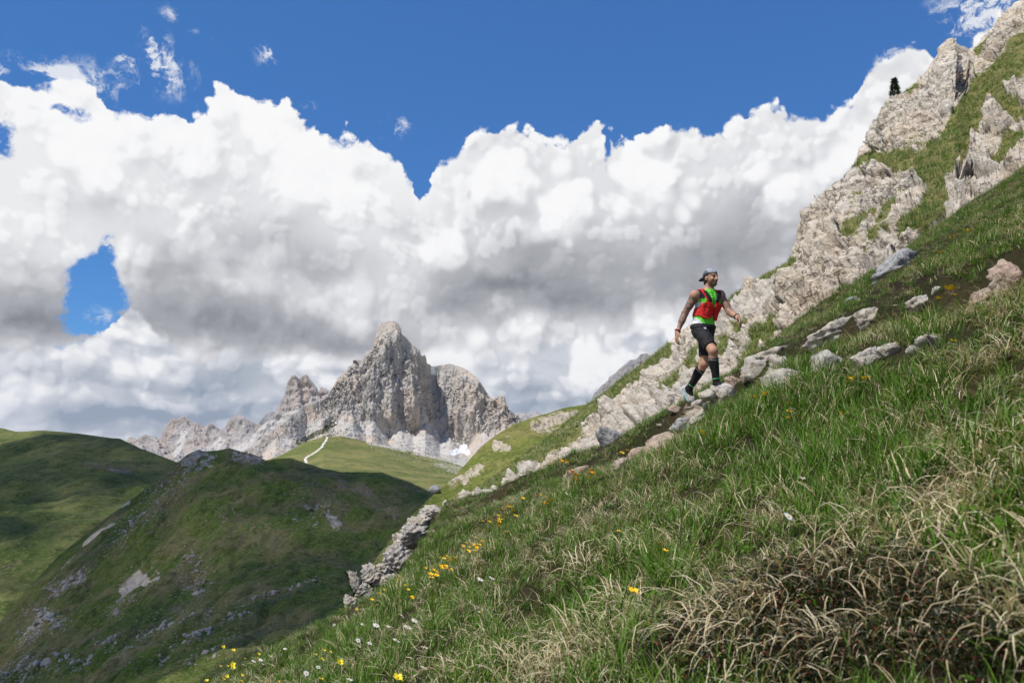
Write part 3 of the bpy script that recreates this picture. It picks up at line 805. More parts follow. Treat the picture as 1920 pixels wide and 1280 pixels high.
# --- steep sunlit crag slope behind the walker -------------------------------------
def crag_mat():
    m, g, o = new_mat('crag limestone and turf')
    pos = g.node('ShaderNodeNewGeometry').outputs['Position']
    n1 = g.noise(pos, 0.16, 6.0, 0.6)
    n2 = g.noise(pos, 1.1, 6.0, 0.65)
    n3 = g.noise(pos, 5.0, 5.0, 0.7)
    crk = g.m('ABSOLUTE', g.sub(g.noise(g.v('MULTIPLY', pos, (0.6, 1.0, 1.2)), 0.9, 6.0, 0.62), 0.5))
    rk = g.mix(g.step(n1, 0.38, 0.62), (0.58, 0.53, 0.465, 1), (0.62, 0.515, 0.40, 1))
    rk = g.mix(g.step(n2, 0.42, 0.70, 0.0, 0.8), rk, (0.73, 0.665, 0.575, 1))
    rk = g.mix(g.step(n3, 0.48, 0.72, 0.0, 0.65), rk, (0.20, 0.165, 0.13, 1))
    rk = g.mix(g.step(crk, 0.026, 0.0, 0.0, 0.85), rk, (0.09, 0.075, 0.06, 1))
    gr = g.mix(g.step(n2, 0.36, 0.64), (0.120, 0.150, 0.036, 1), (0.235, 0.215, 0.080, 1))
    gr = g.mix(g.step(n3, 0.45, 0.70, 0.0, 0.75), gr, (0.070, 0.080, 0.022, 1))
    n4 = g.noise(pos, 16.0, 3.0, 0.7)
    gr = g.mix(g.step(n4, 0.45, 0.68, 0.0, 0.6), gr, (0.28, 0.25, 0.115, 1))
    wob = g.add(g.mul(g.sub(n2, 0.5), 1.25), g.mul(g.sub(n3, 0.5), 1.15))
    f = g.step(g.add(g.attr('rock'), wob), 0.42, 0.56)
    pale = g.mix(n3, (0.66, 0.61, 0.54, 1), (0.50, 0.45, 0.38, 1))
    c = g.mix(f, gr, rk)
    c = g.mix(g.step(g.add(g.attr('scree'), g.mul(wob, 0.7)), 0.42, 0.62), c, pale)
    principled(g, o, c, 0.95, bump=g.add(n3, n2), bump_d=0.22, bump_s=0.9, spec=0.12)
    return m
MAT['crag'] = crag_mat()
RIDGE = [(2150, -180, 92), (1980, -60, 84), (1920, -2, 80), (1900, 8, 79), (1875, 38, 77), (1850, 62, 76), (1832, 84, 75), (1815, 92, 74), (1800, 86, 73), (1790, 80, 72), (1776, 84, 71), (1762, 98, 70), (1745, 118, 69), (1732, 140, 68), (1710, 160, 67), (1690, 176, 66), (1670, 196, 65), (1655, 226, 63),
         (1648, 246, 62), (1632, 264, 61), (1612, 276, 60), (1603, 300, 59), (1596, 322, 58), (1584, 332, 57), (1565, 356, 56), (1545, 376, 55), (1522, 406, 53), (1510, 428, 52), (1496, 440, 51), (1490, 462, 50), (1489, 482, 50), (1470, 496, 51), (1440, 510, 52), (1420, 521, 52), (1395, 536, 52), (1370, 556, 52),
         (1335, 582, 50), (1300, 606, 49), (1262, 632, 48), (1252, 644, 48), (1230, 664, 50), (1205, 682, 53), (1180, 700, 56), (1140, 730, 59), (1100, 760, 60), (1060, 792, 60), (1010, 832, 58), (945, 880, 54), (880, 925, 50), (820, 965, 46), (740, 1010, 42)]
BASE_A = [(2150, 250, 24), (1980, 330, 25), (1920, 370, 25), (1800, 440, 24), (1700, 520, 22), (1600, 590, 20), (1480, 660, 18.5), (1380, 740, 17), (1300, 800, 16), (1200, 850, 17), (1060, 920, 21), (960, 970, 25), (850, 1010, 30), (740, 1060, 32)]
def build_crag():
    c = np.array(RIDGE, float)
    L = np.sqrt(((c[1:, :2] - c[:-1, :2]) ** 2).sum(1)); L = np.concatenate([[0], np.cumsum(L)]); L /= L[-1]
    n, m = 760, 360
    s = np.linspace(0, 1, n)
    q = [np.interp(s, L, c[:, k]) for k in range(3)]
    A = P(*q)
    B = P(*lerp_pts(BASE_A, s).T)
    t = (np.linspace(0, 1, m) ** 1.0)[:, None, None]
    # equal steps in the picture: interpolate inverse distance
    w = t / (t + (1 - t) * (B[:, 1] / A[:, 1])[None, :, None])
    w = 0.5 * t + 0.5 * w
    V = A + (B - A) * w
    # belly: the face bulges a little between crest and foot
    nrm = grid_normals(V); nrm = np.where(nrm[..., 0:1] > 0, -nrm, nrm)
    X, Y = proj(V)
    tt = t[..., 0] * np.ones((1, n))
    grass = strokes(X, Y, [([(1925, 95), (1880, 140), (1835, 185), (1800, 240), (1785, 285), (1745, 320)], 30, 1.0), ([(1745, 320), (1690, 305), (1640, 300), (1610, 320), (1575, 350), (1540, 385)], 17, 0.85), ([(1750, 330), (1760, 370), (1725, 410), (1700, 430)], 20, 0.85),
                           ([(1690, 185), (1720, 165)], 8, 0.9), ([(1650, 225), (1670, 205)], 10, 0.7), ([(1835, 95), (1860, 75)], 10, 0.9), ([(1485, 496), (1440, 520), (1390, 552), (1365, 572)], 9, 1.0), ([(1880, 190), (1915, 220)], 16, 0.6), ([(1870, 300), (1910, 260)], 14, 0.7),
                           ([(1255, 655), (1215, 690), (1170, 722), (1110, 768), (1050, 815), (980, 870), (900, 925)], 13, 0.95), ([(1060, 810), (1000, 855), (930, 900)], 28, 0.95), ([(1160, 735), (1100, 790), (1050, 840)], 14, 0.6), ([(1320, 640), (1280, 690), (1240, 720)], 10, 0.5),
                           ([(1450, 600), (1410, 640), (1370, 690)], 9, 0.75), ([(1400, 610), (1350, 660)], 7, 0.55), ([(1540, 470), (1560, 440)], 6, 0.4), ([(1640, 400), (1600, 450)], 9, 0.5), ([(1680, 380), (1640, 440), (1600, 500)], 8, 0.4), ([(1500, 430), (1530, 400)], 8, 0.6)])
    pale = strokes(X, Y, [([(1890, 300), (1830, 340), (1780, 370), (1740, 410), (1700, 440), (1660, 480)], 15, 0.75), ([(1280, 700), (1220, 760), (1150, 810)], 18, 0.5), ([(1180, 790), (1110, 840), (1070, 865)], 16, 0.6), ([(1380, 600), (1480, 560)], 16, 0.5), ([(1600, 480), (1540, 540)], 22, 0.35)])
    nz = fbm(V / 5.0, 4, seed=6)
    rock = np.clip(0.88 + nz * 0.80 - grass * 1.15, 0, 1.3)
    rr = sstep(0.30, 0.75, rock)
    keep = np.clip(tt * 7, 0.16, 1)
    big = fbm(V / 11.0, 4, seed=1) * 0.8
    p = V @ np.array([[0.8, 0.1, 0.5], [0.1, 1, 0.1], [-0.6, 0.1, 0.8]])      # the beds dip towards the valley
    r1 = ridged(p * np.array([1.0, 1.0, 0.55]) / 3.6, 5, seed=3) - 0.5
    d1, d2, cid = worley(p * np.array([0.6, 0.6, 1.1]) / 2.3 + fbm(V / 2.5, 3)[..., None] * 0.5, 5)
    e1, e2, eid = worley(p * np.array([0.7, 0.7, 1.1]) / 0.55 + 7.7, 2)
    g1, g2, gid = worley(p * np.array([0.8, 0.8, 1.2]) / 0.95 + 3.3 + fbm(V / 1.1, 2)[..., None] * 0.35, 7)
    h = r1 * 1.0 + (cid - 0.5) * 0.95 - np.clip(0.10 - (d2 - d1), 0, 1) * 4.0 + (gid - 0.5) * 0.45 - np.clip(0.13 - (g2 - g1), 0, 1) * 2.2 + (eid - 0.5) * 0.20 - np.clip(0.12 - (e2 - e1), 0, 1) * 1.0 + (ridged(p * np.array([1, 1, 0.7]) / 1.3, 4, seed=8) - 0.5) * 0.7
    # named lumps: overhanging blocks of the upper face
    def lump(px, py, rx, ry, a):
        return a * np.exp(-(((X - px) / rx) ** 2 + ((Y - py) / ry) ** 2) ** 1.4)
    lumps = lump(1790, 130, 30, 42, 1.3) + lump(1690, 250, 60, 42, 0.9) + lump(1900, 170, 34, 45, 0.7) + lump(1900, 60, 50, 40, 1.0) + lump(1570, 430, 60, 60, 0.7) + lump(1620, 370, 60, 36, 0.4) + lump(1450, 560, 60, 26, 0.4)
    V = V + nrm * ((big + h * rr + (fbm(V / 1.2, 4) * 0.22 + fbm(V / 0.35, 3) * 0.07) * (1 - rr) + lumps * (0.35 + 0.65 * rr)) * keep)[..., None]
    global CRAG_ROCK
    CRAG_ROCK = rock
    o = finish(V, 'rocky_slope', MAT['crag'], {'rock': rock, 'scree': pale * (0.4 + 0.6 * rr)}, back=(22, 18, -26))
    return V
cragV = build_crag()

# --- ground to the horizon -----------------------------------------------------------
def build_valley():
    a = np.linspace(-1, 1, 90); b = np.linspace(0, 1, 90)
    X, Y = np.meshgrid(np.sign(a) * np.abs(a) ** 2 * 14000, -400 + b ** 2 * 20000)
    V = np.stack([X, Y, -210 - 0.035 * np.maximum(0, Y - 1100) + fbm(np.stack([X / 900, Y / 900, 0 * X], -1), 4) * 20], -1)
    o = mesh_obj('ground', V.reshape(-1, 3), grid_faces(90, 90), HILL, attrs={'rock': zero(V).ravel(), 'scree': zero(V).ravel(), 'soil': zero(V).ravel()})
    tag(o, kind='structure')
build_valley()

# --- drifting clouds above the camera's left that shade the spur and the left hill ----
def cloud_mat(name, lo, hi):
    """white vapour that lets part of the sun through"""
    m, g, o = new_mat(name)
    pos = g.node('ShaderNodeNewGeometry').outputs['Position']
    d = g.node('ShaderNodeBsdfDiffuse'); d.inputs[0].default_value = (0.9, 0.9, 0.92, 1)
    t = g.node('ShaderNodeBsdfTransparent')
    mx = g.node('ShaderNodeMixShader')
    g.put(mx.inputs[0], g.step(g.noise(pos, 0.012, 5.0, 0.6), 0.35, 0.65, lo, hi))
    g.t.links.new(d.outputs[0], mx.inputs[1]); g.t.links.new(t.outputs[0], mx.inputs[2])
    g.t.links.new(mx.outputs[0], o.inputs[0])
    return m
MAT['cloud'] = cloud_mat('cloud core', 0.36, 0.66)
MAT['cloud1'] = cloud_mat('cloud edge', 0.78, 0.90)
MAT['cloud2'] = cloud_mat('cloud veil', 0.88, 0.97)
def cloud_over(cx, cy, cz, rx, ry, height, seed, rot=0.0, thin=False):
    """a flat based cumulus so placed on the sun's line that its shade falls at (cx, cy, cz)"""
    k = height / sd.z
    c = np.array([cx + sd.x * k, cy + sd.y * k, cz + height])
    for grow, mt in (((1.0, 'cloud'),) if not thin else ()) + ((1.13, 'cloud1'), (1.28, 'cloud2')):
        u = np.linspace(0, 2 * math.pi, 90); v = np.linspace(0, math.pi, 46)
        U, W = np.meshgrid(u, v)
        S = np.stack([np.sin(W) * np.cos(U), np.sin(W) * np.sin(U), np.cos(W)], -1)
        r = 1 + fbm(S * 1.3, 3, seed=seed) * 0.55 + (ridged(S * 3.0, 4, seed=seed) - 0.5) * 0.20
        S = S * r[..., None] * grow
        S[..., 2] = np.where(S[..., 2] < 0, S[..., 2] * 0.25, S[..., 2])
        S[:, -1] = S[:, 0]
        Q = S * np.array([rx, ry, 0.35 * min(rx, ry)])
        cr, sr = math.cos(rot), math.sin(rot)
        Q = np.stack([Q[..., 0] * cr - Q[..., 1] * sr, Q[..., 0] * sr + Q[..., 1] * cr, Q[..., 2]], -1) + c
        o = mesh_obj('cloud', Q.reshape(-1, 3), grid_faces(46, 90), MAT[mt])
        tag(o, kind='structure')
CLOUDS = [(-24, 64, -22, 19, 25, 780, 6.0, 0.0), (-165, 335, -60, 150, 150, 800, 1.0, 0.5), (-48, 105, -40, 36, 52, 780, 2.0, 0.0), (-540, 920, -60, 130, 170, 900, 3.0, 0.5), (-640, 640, -100, 190, 110, 900, 4.0, 0.2), (-300, 640, -110, 90, 140, 900, 5.0, 0.3, True)]
for q in CLOUDS:
    cloud_over(*q)

# ---------------------------------------------------------------- thin mountain air
def build_haze(density):
    x0, x1, y0, y1, z0, z1 = -15000, 15000, -700, 21000, -1000, 430
    V = [(x, y, z) for z in (z0, z1) for y in (y0, y1) for x in (x0, x1)]
    Fc = [(0, 2, 3, 1), (4, 5, 7, 6), (0, 1, 5, 4), (2, 6, 7, 3), (0, 4, 6, 2), (1, 3, 7, 5)]
    m, g, o = new_mat('haze')
    p = g.node('ShaderNodeVolumePrincipled')
    p.inputs['Color'].default_value = (0.80, 0.87, 1.0, 1)
    p.inputs['Density'].default_value = density
    p.inputs['Anisotropy'].default_value = 0.2
    g.t.links.new(p.outputs[0], o.inputs['Volume'])
    ob = mesh_obj('haze', V, Fc, m, smooth=False)
    tag(ob, 'thin blue mountain air', kind='stuff')
build_haze(1.8e-5)

# ---------------------------------------------------------------- near slope
SA, SB, SH = 0.60, -0.012, 1.0
EDGE_PX = [(300, 1360, 9.0), (420, 1282, 9.2), (640, 1152, 9.6), (760, 1064, 10.6), (838, 942, 19.0), (900, 928, 17.0), (960, 908, 14.5), (1060, 862, 13.0), (1200, 802, 11.2), (1300, 742, 10.8), (1380, 690, 11.2), (1480, 612, 13.0), (1600, 540, 14.0), (1740, 430, 15.3), (1920, 312, 17.6), (2150, 160, 19.0)]
PATH_PX = [(700, 18.0), (880, 15.0), (1000, 12.0), (1100, 9.9), (1250, 9.0), (1340, 9.2), (1420, 9.2), (1560, 8.4), (1660, 7.4), (1800, 6.3), (1920, 5.7), (2150, 5.0)]
_eu = np.array([ray(p[0], p[1])[0] for p in EDGE_PX]); _eY = np.array([p[2] for p in EDGE_PX])
_ev = np.array([ray(p[0], p[1])[1] for p in EDGE_PX])
_pu = np.array([(p[0] - 960) / F for p in PATH_PX]); _pY = np.array([p[1] for p in PATH_PX])

def fg_z(X, Y):
    X = np.asarray(X, float); Y = np.asarray(Y, float)
    u = X / np.maximum(Y, 0.6)
    Ye = np.interp(u, _eu, _eY)
    ve = np.interp(u, _eu, _ev)
    z = SA * X + SB * Y - SH
    # bring the crest exactly to its line in the picture, growing towards the edge
    corr = ve * Ye - (SA * u * Ye + SB * Ye - SH)
    z = z + corr * np.clip(Y / Ye, 0, 1.0) ** 2.2
    Yp = np.interp(u, _pu, _pY)
    far = sstep(0.02, 0.2, u)
    z = z - (0.42 * far + 0.12) * np.exp(-((Y - Yp) / np.where(Y < Yp, 1.0, 0.5)) ** 2) * sstep(-0.12, 0.05, u)
    q = np.stack([X, Y, np.zeros_like(X)], -1)
    z = z + fbm(q / 2.1, 3, seed=1) * 0.20 * np.clip(Y / 4, 0.3, 1) + fbm(q / 0.7, 3, seed=2) * 0.09
    d = np.maximum(0, Y - Ye)
    z = z - 0.55 * d * d / (d + 1.0)
    for (fx, fy, fz) in FEET:
        w = np.exp(-((X - fx) ** 2 + (Y - fy) ** 2) / 0.10)
        z = z * (1 - w) + fz * w
    return z

def hit(px, py, h=0.0, far=24.0):
    """where the sight line through a picture point passes h above the near slope"""
    u, v = ray(px, py)
    Y = np.linspace(0.8, far, 1200)
    z = fg_z(u * Y, Y) + h
    k = np.nonzero(v * Y < z)[0]
    y = Y[k[0]] if len(k) else None
    if y is None:
        y = Y[np.argmin(v * Y - z)]
    return np.array([u * y, y, v * y])

# where the walker's feet touch the ground
RUN_Y = 9.3
FOOT_FRONT = P(1351, 731, RUN_Y - 0.30)
FOOT_REAR = P(1298, 751, RUN_Y + 0.24)
FEET = [tuple(FOOT_FRONT), tuple(FOOT_REAR)]

def slope_mat():
    m, g, o = new_mat('turf thatch and earth')
    pos = g.node('ShaderNodeNewGeometry').outputs['Position']
    n1 = g.noise(pos, 1.3, 5.0, 0.6); n2 = g.noise(pos, 14.0, 5.0, 0.7); n3 = g.noise(pos, 60.0, 3.0, 0.7)
    c = g.mix(g.step(n1, 0.38, 0.62), (0.022, 0.028, 0.008, 1), (0.050, 0.040, 0.018, 1))
    c = g.mix(g.step(n2, 0.35, 0.70, 0.0, 0.7), c, (0.030, 0.022, 0.012, 1))
    c = g.mix(g.step(n3, 0.55, 0.75, 0.0, 0.4), c, (0.16, 0.125, 0.065, 1))
    peb = g.noise(pos, 26.0, 4.0, 0.6)
    pc = g.mix(g.step(peb, 0.35, 0.65), (0.24, 0.19, 0.14, 1), (0.46, 0.41, 0.34, 1))
    c = g.mix(g.step(g.add(g.attr('path'), g.mul(g.sub(n2, 0.5), 0.9)), 0.42, 0.6), c, pc)
    c = g.mix(g.step(g.add(g.attr('earth'), g.mul(g.sub(n2, 0.5), 0.8)), 0.42, 0.6), c, g.mix(n3, (0.014, 0.010, 0.006, 1), (0.040, 0.026, 0.016, 1)))  # dark earth; over the heath it also carries painted shade
    principled(g, o, c, 0.95, bump=g.add(n2, n3), bump_d=0.03, bump_s=0.9, spec=0.1)
    return m
MAT['slope'] = slope_mat()

def path_mask(X, Y):
    u = X / np.maximum(Y, 0.6)
    Yp = np.interp(u, _pu, _pY)
    q = np.stack([X, Y, 0 * X], -1)
    return np.exp(-((Y - Yp + fbm(q / 0.9, 3) * 0.25) / 0.34) ** 2) * sstep(-0.1, 0.06, u)

HEATH_SHADE = [([(1330, 1250), (1500, 1200), (1700, 1180), (1920, 1200)], 110, 1.0), ([(1430, 1130), (1600, 1100), (1760, 1090)], 60, 1.0)]  # dark heath soil, blackened further to paint in its deep shade
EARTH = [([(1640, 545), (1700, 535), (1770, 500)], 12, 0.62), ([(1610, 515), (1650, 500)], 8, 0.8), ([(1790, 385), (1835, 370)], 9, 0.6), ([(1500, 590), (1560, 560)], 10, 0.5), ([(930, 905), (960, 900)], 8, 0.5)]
def build_slope():
    xs = np.concatenate([np.arange(-14, -7, 0.2), np.arange(-7, 14, 0.08), np.arange(14, 27, 0.16)])
    ys = np.concatenate([np.arange(-4, 0.6, 0.25), np.arange(0.6, 16, 0.08), np.arange(16, 34, 0.2)])
    X, Y = np.meshgrid(xs, ys)
    Z = fg_z(X, Y)
    V = np.stack([X, Y, Z], -1)
    px, py = proj(V)
    px = np.where(Y > 0.6, px, -9999)
    o = mesh_obj('slope', V.reshape(-1, 3), grid_faces(*X.shape), MAT['slope'], attrs={'path': path_mask(X, Y).ravel(), 'earth': strokes(px, py, EARTH + HEATH_SHADE).ravel()})
    tag(o, kind='structure')
build_slope()

# ---------------------------------------------------------------- rocks
def rock_mat(name, base, warm, dark):
    m, g, o = new_mat(name)
    pos = g.node('ShaderNodeNewGeometry').outputs['Position']
    n1 = g.noise(pos, 3.0, 5.0, 0.6); n2 = g.noise(pos, 14.0, 6.0, 0.7); n3 = g.noise(pos, 48.0, 4.0, 0.7)
    c = g.mix(g.step(n1, 0.40, 0.62), base + (1,), warm + (1,))
    c = g.mix(g.step(n2, 0.44, 0.68, 0.0, 0.85), c, dark + (1,))
    c = g.mix(g.step(n3, 0.52, 0.70, 0.0, 0.5), c, tuple(min(1, q * 1.25) for q in base) + (1,))
    crk = g.m('ABSOLUTE', g.sub(g.noise(pos, 4.0, 5.0, 0.6), 0.5))
    c = g.mix(g.step(crk, 0.020, 0.0, 0.0, 0.8), c, tuple(q * 0.4 for q in dark) + (1,))
    li = g.noise(pos, 9.0, 4.0, 0.65)
    c = g.mix(g.step(li, 0.62, 0.70, 0.0, 0.5), c, (0.20, 0.19, 0.10, 1))
    principled(g, o, c, 0.93, bump=g.add(n2, g.mul(n3, 0.5)), bump_d=0.035, bump_s=0.9, spec=0.15)
    return m
MAT['rock_pale'] = rock_mat('pale limestone', (0.47, 0.44, 0.40), (0.50, 0.43, 0.34), (0.23, 0.21, 0.185))
MAT['rock_grey'] = rock_mat('grey limestone', (0.33, 0.335, 0.345), (0.37, 0.36, 0.35), (0.15, 0.15, 0.155))
MAT['rock_warm'] = rock_mat('weathered limestone', (0.46, 0.43, 0.395), (0.44, 0.37, 0.30), (0.20, 0.175, 0.15))
MAT['rock_pink'] = rock_mat('pinkish limestone', (0.44, 0.36, 0.30), (0.46, 0.34, 0.27), (0.22, 0.16, 0.12))

def ico(sub):
    bm = bmesh.new()
    bmesh.ops.create_icosphere(bm, subdivisions=sub, radius=1.0)
    v = np.array([q.co[:] for q in bm.verts]); f = np.array([[w.index for w in q.verts] for q in bm.faces])
    bm.free()
    return v, f
ICO = {k: ico(k) for k in (2, 3, 4, 5)}

def rock_shape(sub, seed, cuts=14, rough=0.14, layers=0.0):
    """angular block: a ball cut by random planes, then weathered"""
    r = np.random.default_rng(seed)
    v, f = ICO[sub]
    n = r.normal(size=(cuts, 3)) * np.array([1, 1, 1.3]); n /= np.linalg.norm(n, axis=1)[:, None]
    d = r.uniform(0.50, 0.95, cuts)
    dn = v @ n.T
    rr = np.where(dn > 0.05, d / np.maximum(dn, 0.05), 9.0)
    rr = np.minimum(rr, 1.15)
    R = -np.log(np.exp(-rr * 38).sum(1)) / 38
    R = np.minimum(R, 1.2)
    p = v * R[:, None]
    w1 = ridged(p * 1.7 + seed, 5) - 0.5
    w2 = fbm(p * 4.0 + seed, 4)
    d1, d2, cid = worley(p * 2.3 + seed * 1.7, 2)
    w3 = ridged(p * np.array([2.2, 2.2, 5.0]) + seed * 3.1, 4) - 0.5
    h = w1 * 0.9 + w3 * 0.7 + w2 * 0.6 - np.clip(0.16 - (d2 - d1), 0, 1) * 3.0 + (cid - 0.5) * 0.6
    if layers:
        zz = p[:, 2] * layers + fbm(p * 1.5 + seed, 3) * 1.2
        h = h + (np.abs((zz % 1) - 0.5) - 0.25) * 1.6
    return p * (1 + rough * h)[:, None], f

ROCKS = []
def add_rock(name, px, py, w, h, mat, label, Y=None, seed=0, sub=4, depth=0.8, tilt=0.0, layers=0.0, group=None, sink=0.30, rough=0.20, lift=0.05):
    c = hit(px, py, lift) if Y is None else P(px, py, Y)
    s = c[1] / F
    v, f = rock_shape(sub, seed, layers=layers, rough=rough)
    v = v / (np.abs(v).max(0))
    v = v * np.array([w * 0.5 * s, w * 0.5 * s * depth, h * 0.5 * s])
    a = rad(tilt)
    ca, sa = math.cos(a), math.sin(a)
    v = np.stack([v[:, 0] * ca - v[:, 2] * sa, v[:, 1], v[:, 0] * sa + v[:, 2] * ca], -1)
    o = mesh_obj(name, v, f, MAT[mat])
    o.location = c + np.array([0, w * 0.5 * s * depth * 0.35, -h * 0.5 * s * sink])
    ROCKS.append((o.location.x, o.location.y, w * 0.5 * s * 0.95))
    return tag(o, label, 'rock', group)

PATH_ROCKS = [
    # px, py, w, h, material, tilt, layers, label
    (1686, 494, 112, 58, 'rock_grey', 14, 2, 'blue grey slab jutting from dark earth high on the grassy bank'),
    (1572, 612, 112, 50, 'rock_pale', 18, 3, 'long pale slab beside the path, largest of the upper path rocks'),
    (1634, 588, 66, 36, 'rock_pale', 22, 2, 'pale tilted slab touching the upper end of the long path slab'),
    (1440, 664, 78, 30, 'rock_pale', 16, 2, 'pale flat topped stone on top of the stacked path rocks right of the walker'),
    (1424, 690, 62, 50, 'rock_pale', 20, 2, 'cracked grey white block under the flat stone right of the walker'),
    (1466, 678, 46, 40, 'rock_pale', 18, 0, 'small pale block at the right end of the stacked path rocks'),
    (1478, 706, 86, 50, 'rock_pale', 14, 0, 'rounded pale boulder in the grass below the stacked path rocks'),
    (1566, 674, 80, 46, 'rock_pale', 10, 0, 'pale boulder with a dark hollow, in the middle of the near rock row'),
    (1634, 664, 64, 36, 'rock_pale', 14, 0, 'low pale rock half hidden in grass right of the hollow boulder'),
    (1668, 654, 42, 30, 'rock_pale', 20, 0, 'small light rock between the low pale rock and the upright stone'),
    (1746, 632, 40, 48, 'rock_pale', 70, 0, 'upright pale pointed stone standing alone in the grass'),
    (1710, 656, 28, 20, 'rock_pale', 10, 0, 'little stone just left of the upright pointed stone'),
    (1902, 508, 74, 60, 'rock_pink', 30, 0, 'large beige boulder at the right edge of the picture'),
    (1732, 562, 54, 26, 'rock_pale', 20, 2, 'pale stone below the dark earth bank'),
    (1598, 559, 28, 12, 'rock_grey', 15, 0, 'thin grey stone lying in the upper bank grass'),
    (1757, 540, 20, 16, 'rock_pale', 15, 0, 'tiny pale stone right of the dark earth bank'),
    (1326, 738, 34, 20, 'rock_pale', 12, 0, 'small rounded stone just left of the walker\'s front foot'),
    (1357, 736, 50, 34, 'rock_pale', 12, 2, 'pale step stone under the walker\'s front foot'),
    (1380, 713, 36, 28, 'rock_pink', 25, 2, 'pinkish stone on the path right of the front foot'),
    (1309, 752, 26, 12, 'rock_pale', 12, 0, 'flat small stone beside the walker\'s rear shoe'),
    (1342, 755, 48, 22, 'rock_pale', 28, 3, 'layered stone in the grass below the front foot'),
    (1318, 775, 60, 18, 'rock_pale', 30, 3, 'long thin layered stone edging the path below the walker'),
    (1280, 794, 46, 26, 'rock_grey', 18, 2, 'grey blocky stone at the lower end of the layered stones'),
    (1306, 790, 34, 20, 'rock_pale', 24, 2, 'small pale layered stone right of the grey blocky stone'),
    (1252, 822, 84, 38, 'rock_pink', 14, 0, 'broad beige boulder on the path below the layered stones'),
    (1204, 846, 54, 22, 'rock_pink', 22, 0, 'beige path stone left of the broad beige boulder'),
    (1168, 864, 48, 16, 'rock_pink', 18, 0, 'low beige path stone, last before the yellow flowers'),
    (1146, 820, 50, 60, 'rock_grey', 55, 2, 'dark grey wedge shaped rock left of the path in the grass'),
    (1268, 765, 26, 16, 'rock_pink', 20, 0, 'small rusty stone left of the rear shoe'),
    (1090, 890, 70, 46, 'rock_pink', 16, 0, 'pinkish boulder with orange flowers at its top'),
    (1400, 706, 26, 16, 'rock_pale', 30, 0, 'pale pebble stone at the foot of the stacked path rocks'),
    (1850, 548, 90, 20, 'rock_pink', 26, 0, 'long flat beige slab on the path below the edge boulder'),
]
def build_path_rocks():
    for i, (px, py, w, h, mt, tilt, lay, lab) in enumerate(PATH_ROCKS):
        add_rock('rock', px, py, w * 1.12, h * 1.35, mt, lab, Y=(RUN_Y - 0.62 if i in (16, 17) else None), seed=20 + i, sub=4 if w > 34 else 3, tilt=tilt, layers=lay, group='rocks along the path', depth=0.75)
build_path_rocks()

def path_stones():
    """small stones trodden loose along the path, one mass"""
    r = np.random.default_rng(9)
    bv, bf_ = ICO[2]
    VV, FF = [], []
    k = 0
    while k < 420:
        px = r.uniform(930, 1920)
        u = (px - 960) / F
        Yp = np.interp(u, _pu, _pY) + r.normal(0, 0.22)
        x = u * Yp
        s = 0.012 + 0.045 * r.random() ** 3
        v = bv * (1 + 0.35 * (r.random((len(bv), 1)) - 0.5)) * np.array([1, r.uniform(0.6, 1), r.uniform(0.35, 0.6)]) * s
        a = r.uniform(0, 6.28)
        v = np.stack([v[:, 0] * math.cos(a) - v[:, 1] * math.sin(a), v[:, 0] * math.sin(a) + v[:, 1] * math.cos(a), v[:, 2]], 1)
        VV.append(v + np.array([x, Yp, float(fg_z(x, Yp)) + s * 0.2])); FF.append(bf_ + k * len(bv)); k += 1
    o = mesh_obj('path_stones', np.concatenate(VV), np.concatenate(FF), MAT['rock_pale'], smooth=False)
    tag(o, 'loose small stones along the trodden path', kind='stuff')
path_stones()

OUTCROP = [
    (808, 956, 74, 46, 20.5, 'topmost grey white rock of the outcrop below the left meadow edge', 40),
    (768, 1004, 80, 66, 15.5, 'upper middle furrowed rock of the pale outcrop', 48),
    (738, 1046, 84, 78, 13.0, 'largest furrowed grey white rock in the middle of the outcrop', 52),
    (694, 1076, 46, 70, 12.2, 'dark seamed rock standing left of the largest outcrop rock', 66),
    (734, 1088, 66, 46, 10.9, 'squarish pale rock at the right foot of the outcrop', 24),
    (664, 1092, 26, 80, 11.8, 'thin rock fin at the left side of the outcrop', 62),
    (656, 1132, 48, 62, 10.6, 'lowest pale rock of the outcrop above the grass', 58),
    (782, 980, 60, 60, 18.0, 'narrow furrowed rock between the topmost and the upper middle outcrop rocks', 50),
    (716, 1068, 60, 60, 12.8, 'shadowed rock wedged behind the largest outcrop rock', 40),
    (676, 1104, 50, 60, 11.2, 'split grey rock right of the thin rock fin', 60),
    (690, 1120, 40, 40, 10.6, 'small mossy rock between the lowest and the squarish outcrop rocks', 40),
]
for i, (px, py, w, h, Y, lab, tilt) in enumerate(OUTCROP):
    add_rock('outcrop_rock', px + 4, py + 6, w * 0.82, h * 0.82, 'rock_pale', lab, Y=Y, seed=70 + i, sub=5, tilt=tilt - 40, layers=4, group='rocks of the pale outcrop', depth=0.9, sink=0, rough=0.24)
def outcrop_base():
    """mossy footing that carries the outcrop rocks"""
    s = np.linspace(0, 1, 60)
    top = [(600, 1190, 10.6), (652, 1128, 11.2), (700, 1085, 12.4), (735, 1052, 13.6), (770, 1012, 16.0), (812, 962, 21.0), (850, 940, 24.0)]
    A = P(*lerp_pts(top, s).T)
    t = np.linspace(0, 1, 40)[:, None, None]
    V = A + t * np.array([-1.6, -1.3, -2.6]) * (0.4 + 0.6 * t)
    V = V + fbm(V / 0.7, 4)[..., None] * np.array([0.22, 0.1, 0.25])
    V = np.concatenate([(A + np.array([0.9, 0.4, -0.5]))[None], V], 0)
    o = mesh_obj('bank', V.reshape(-1, 3), grid_faces(41, 60)[:, ::-1].copy(), MAT['slope'], attrs={'path': np.zeros(41 * 60), 'earth': np.zeros(41 * 60)})
    tag(o, kind='structure')
outcrop_base()

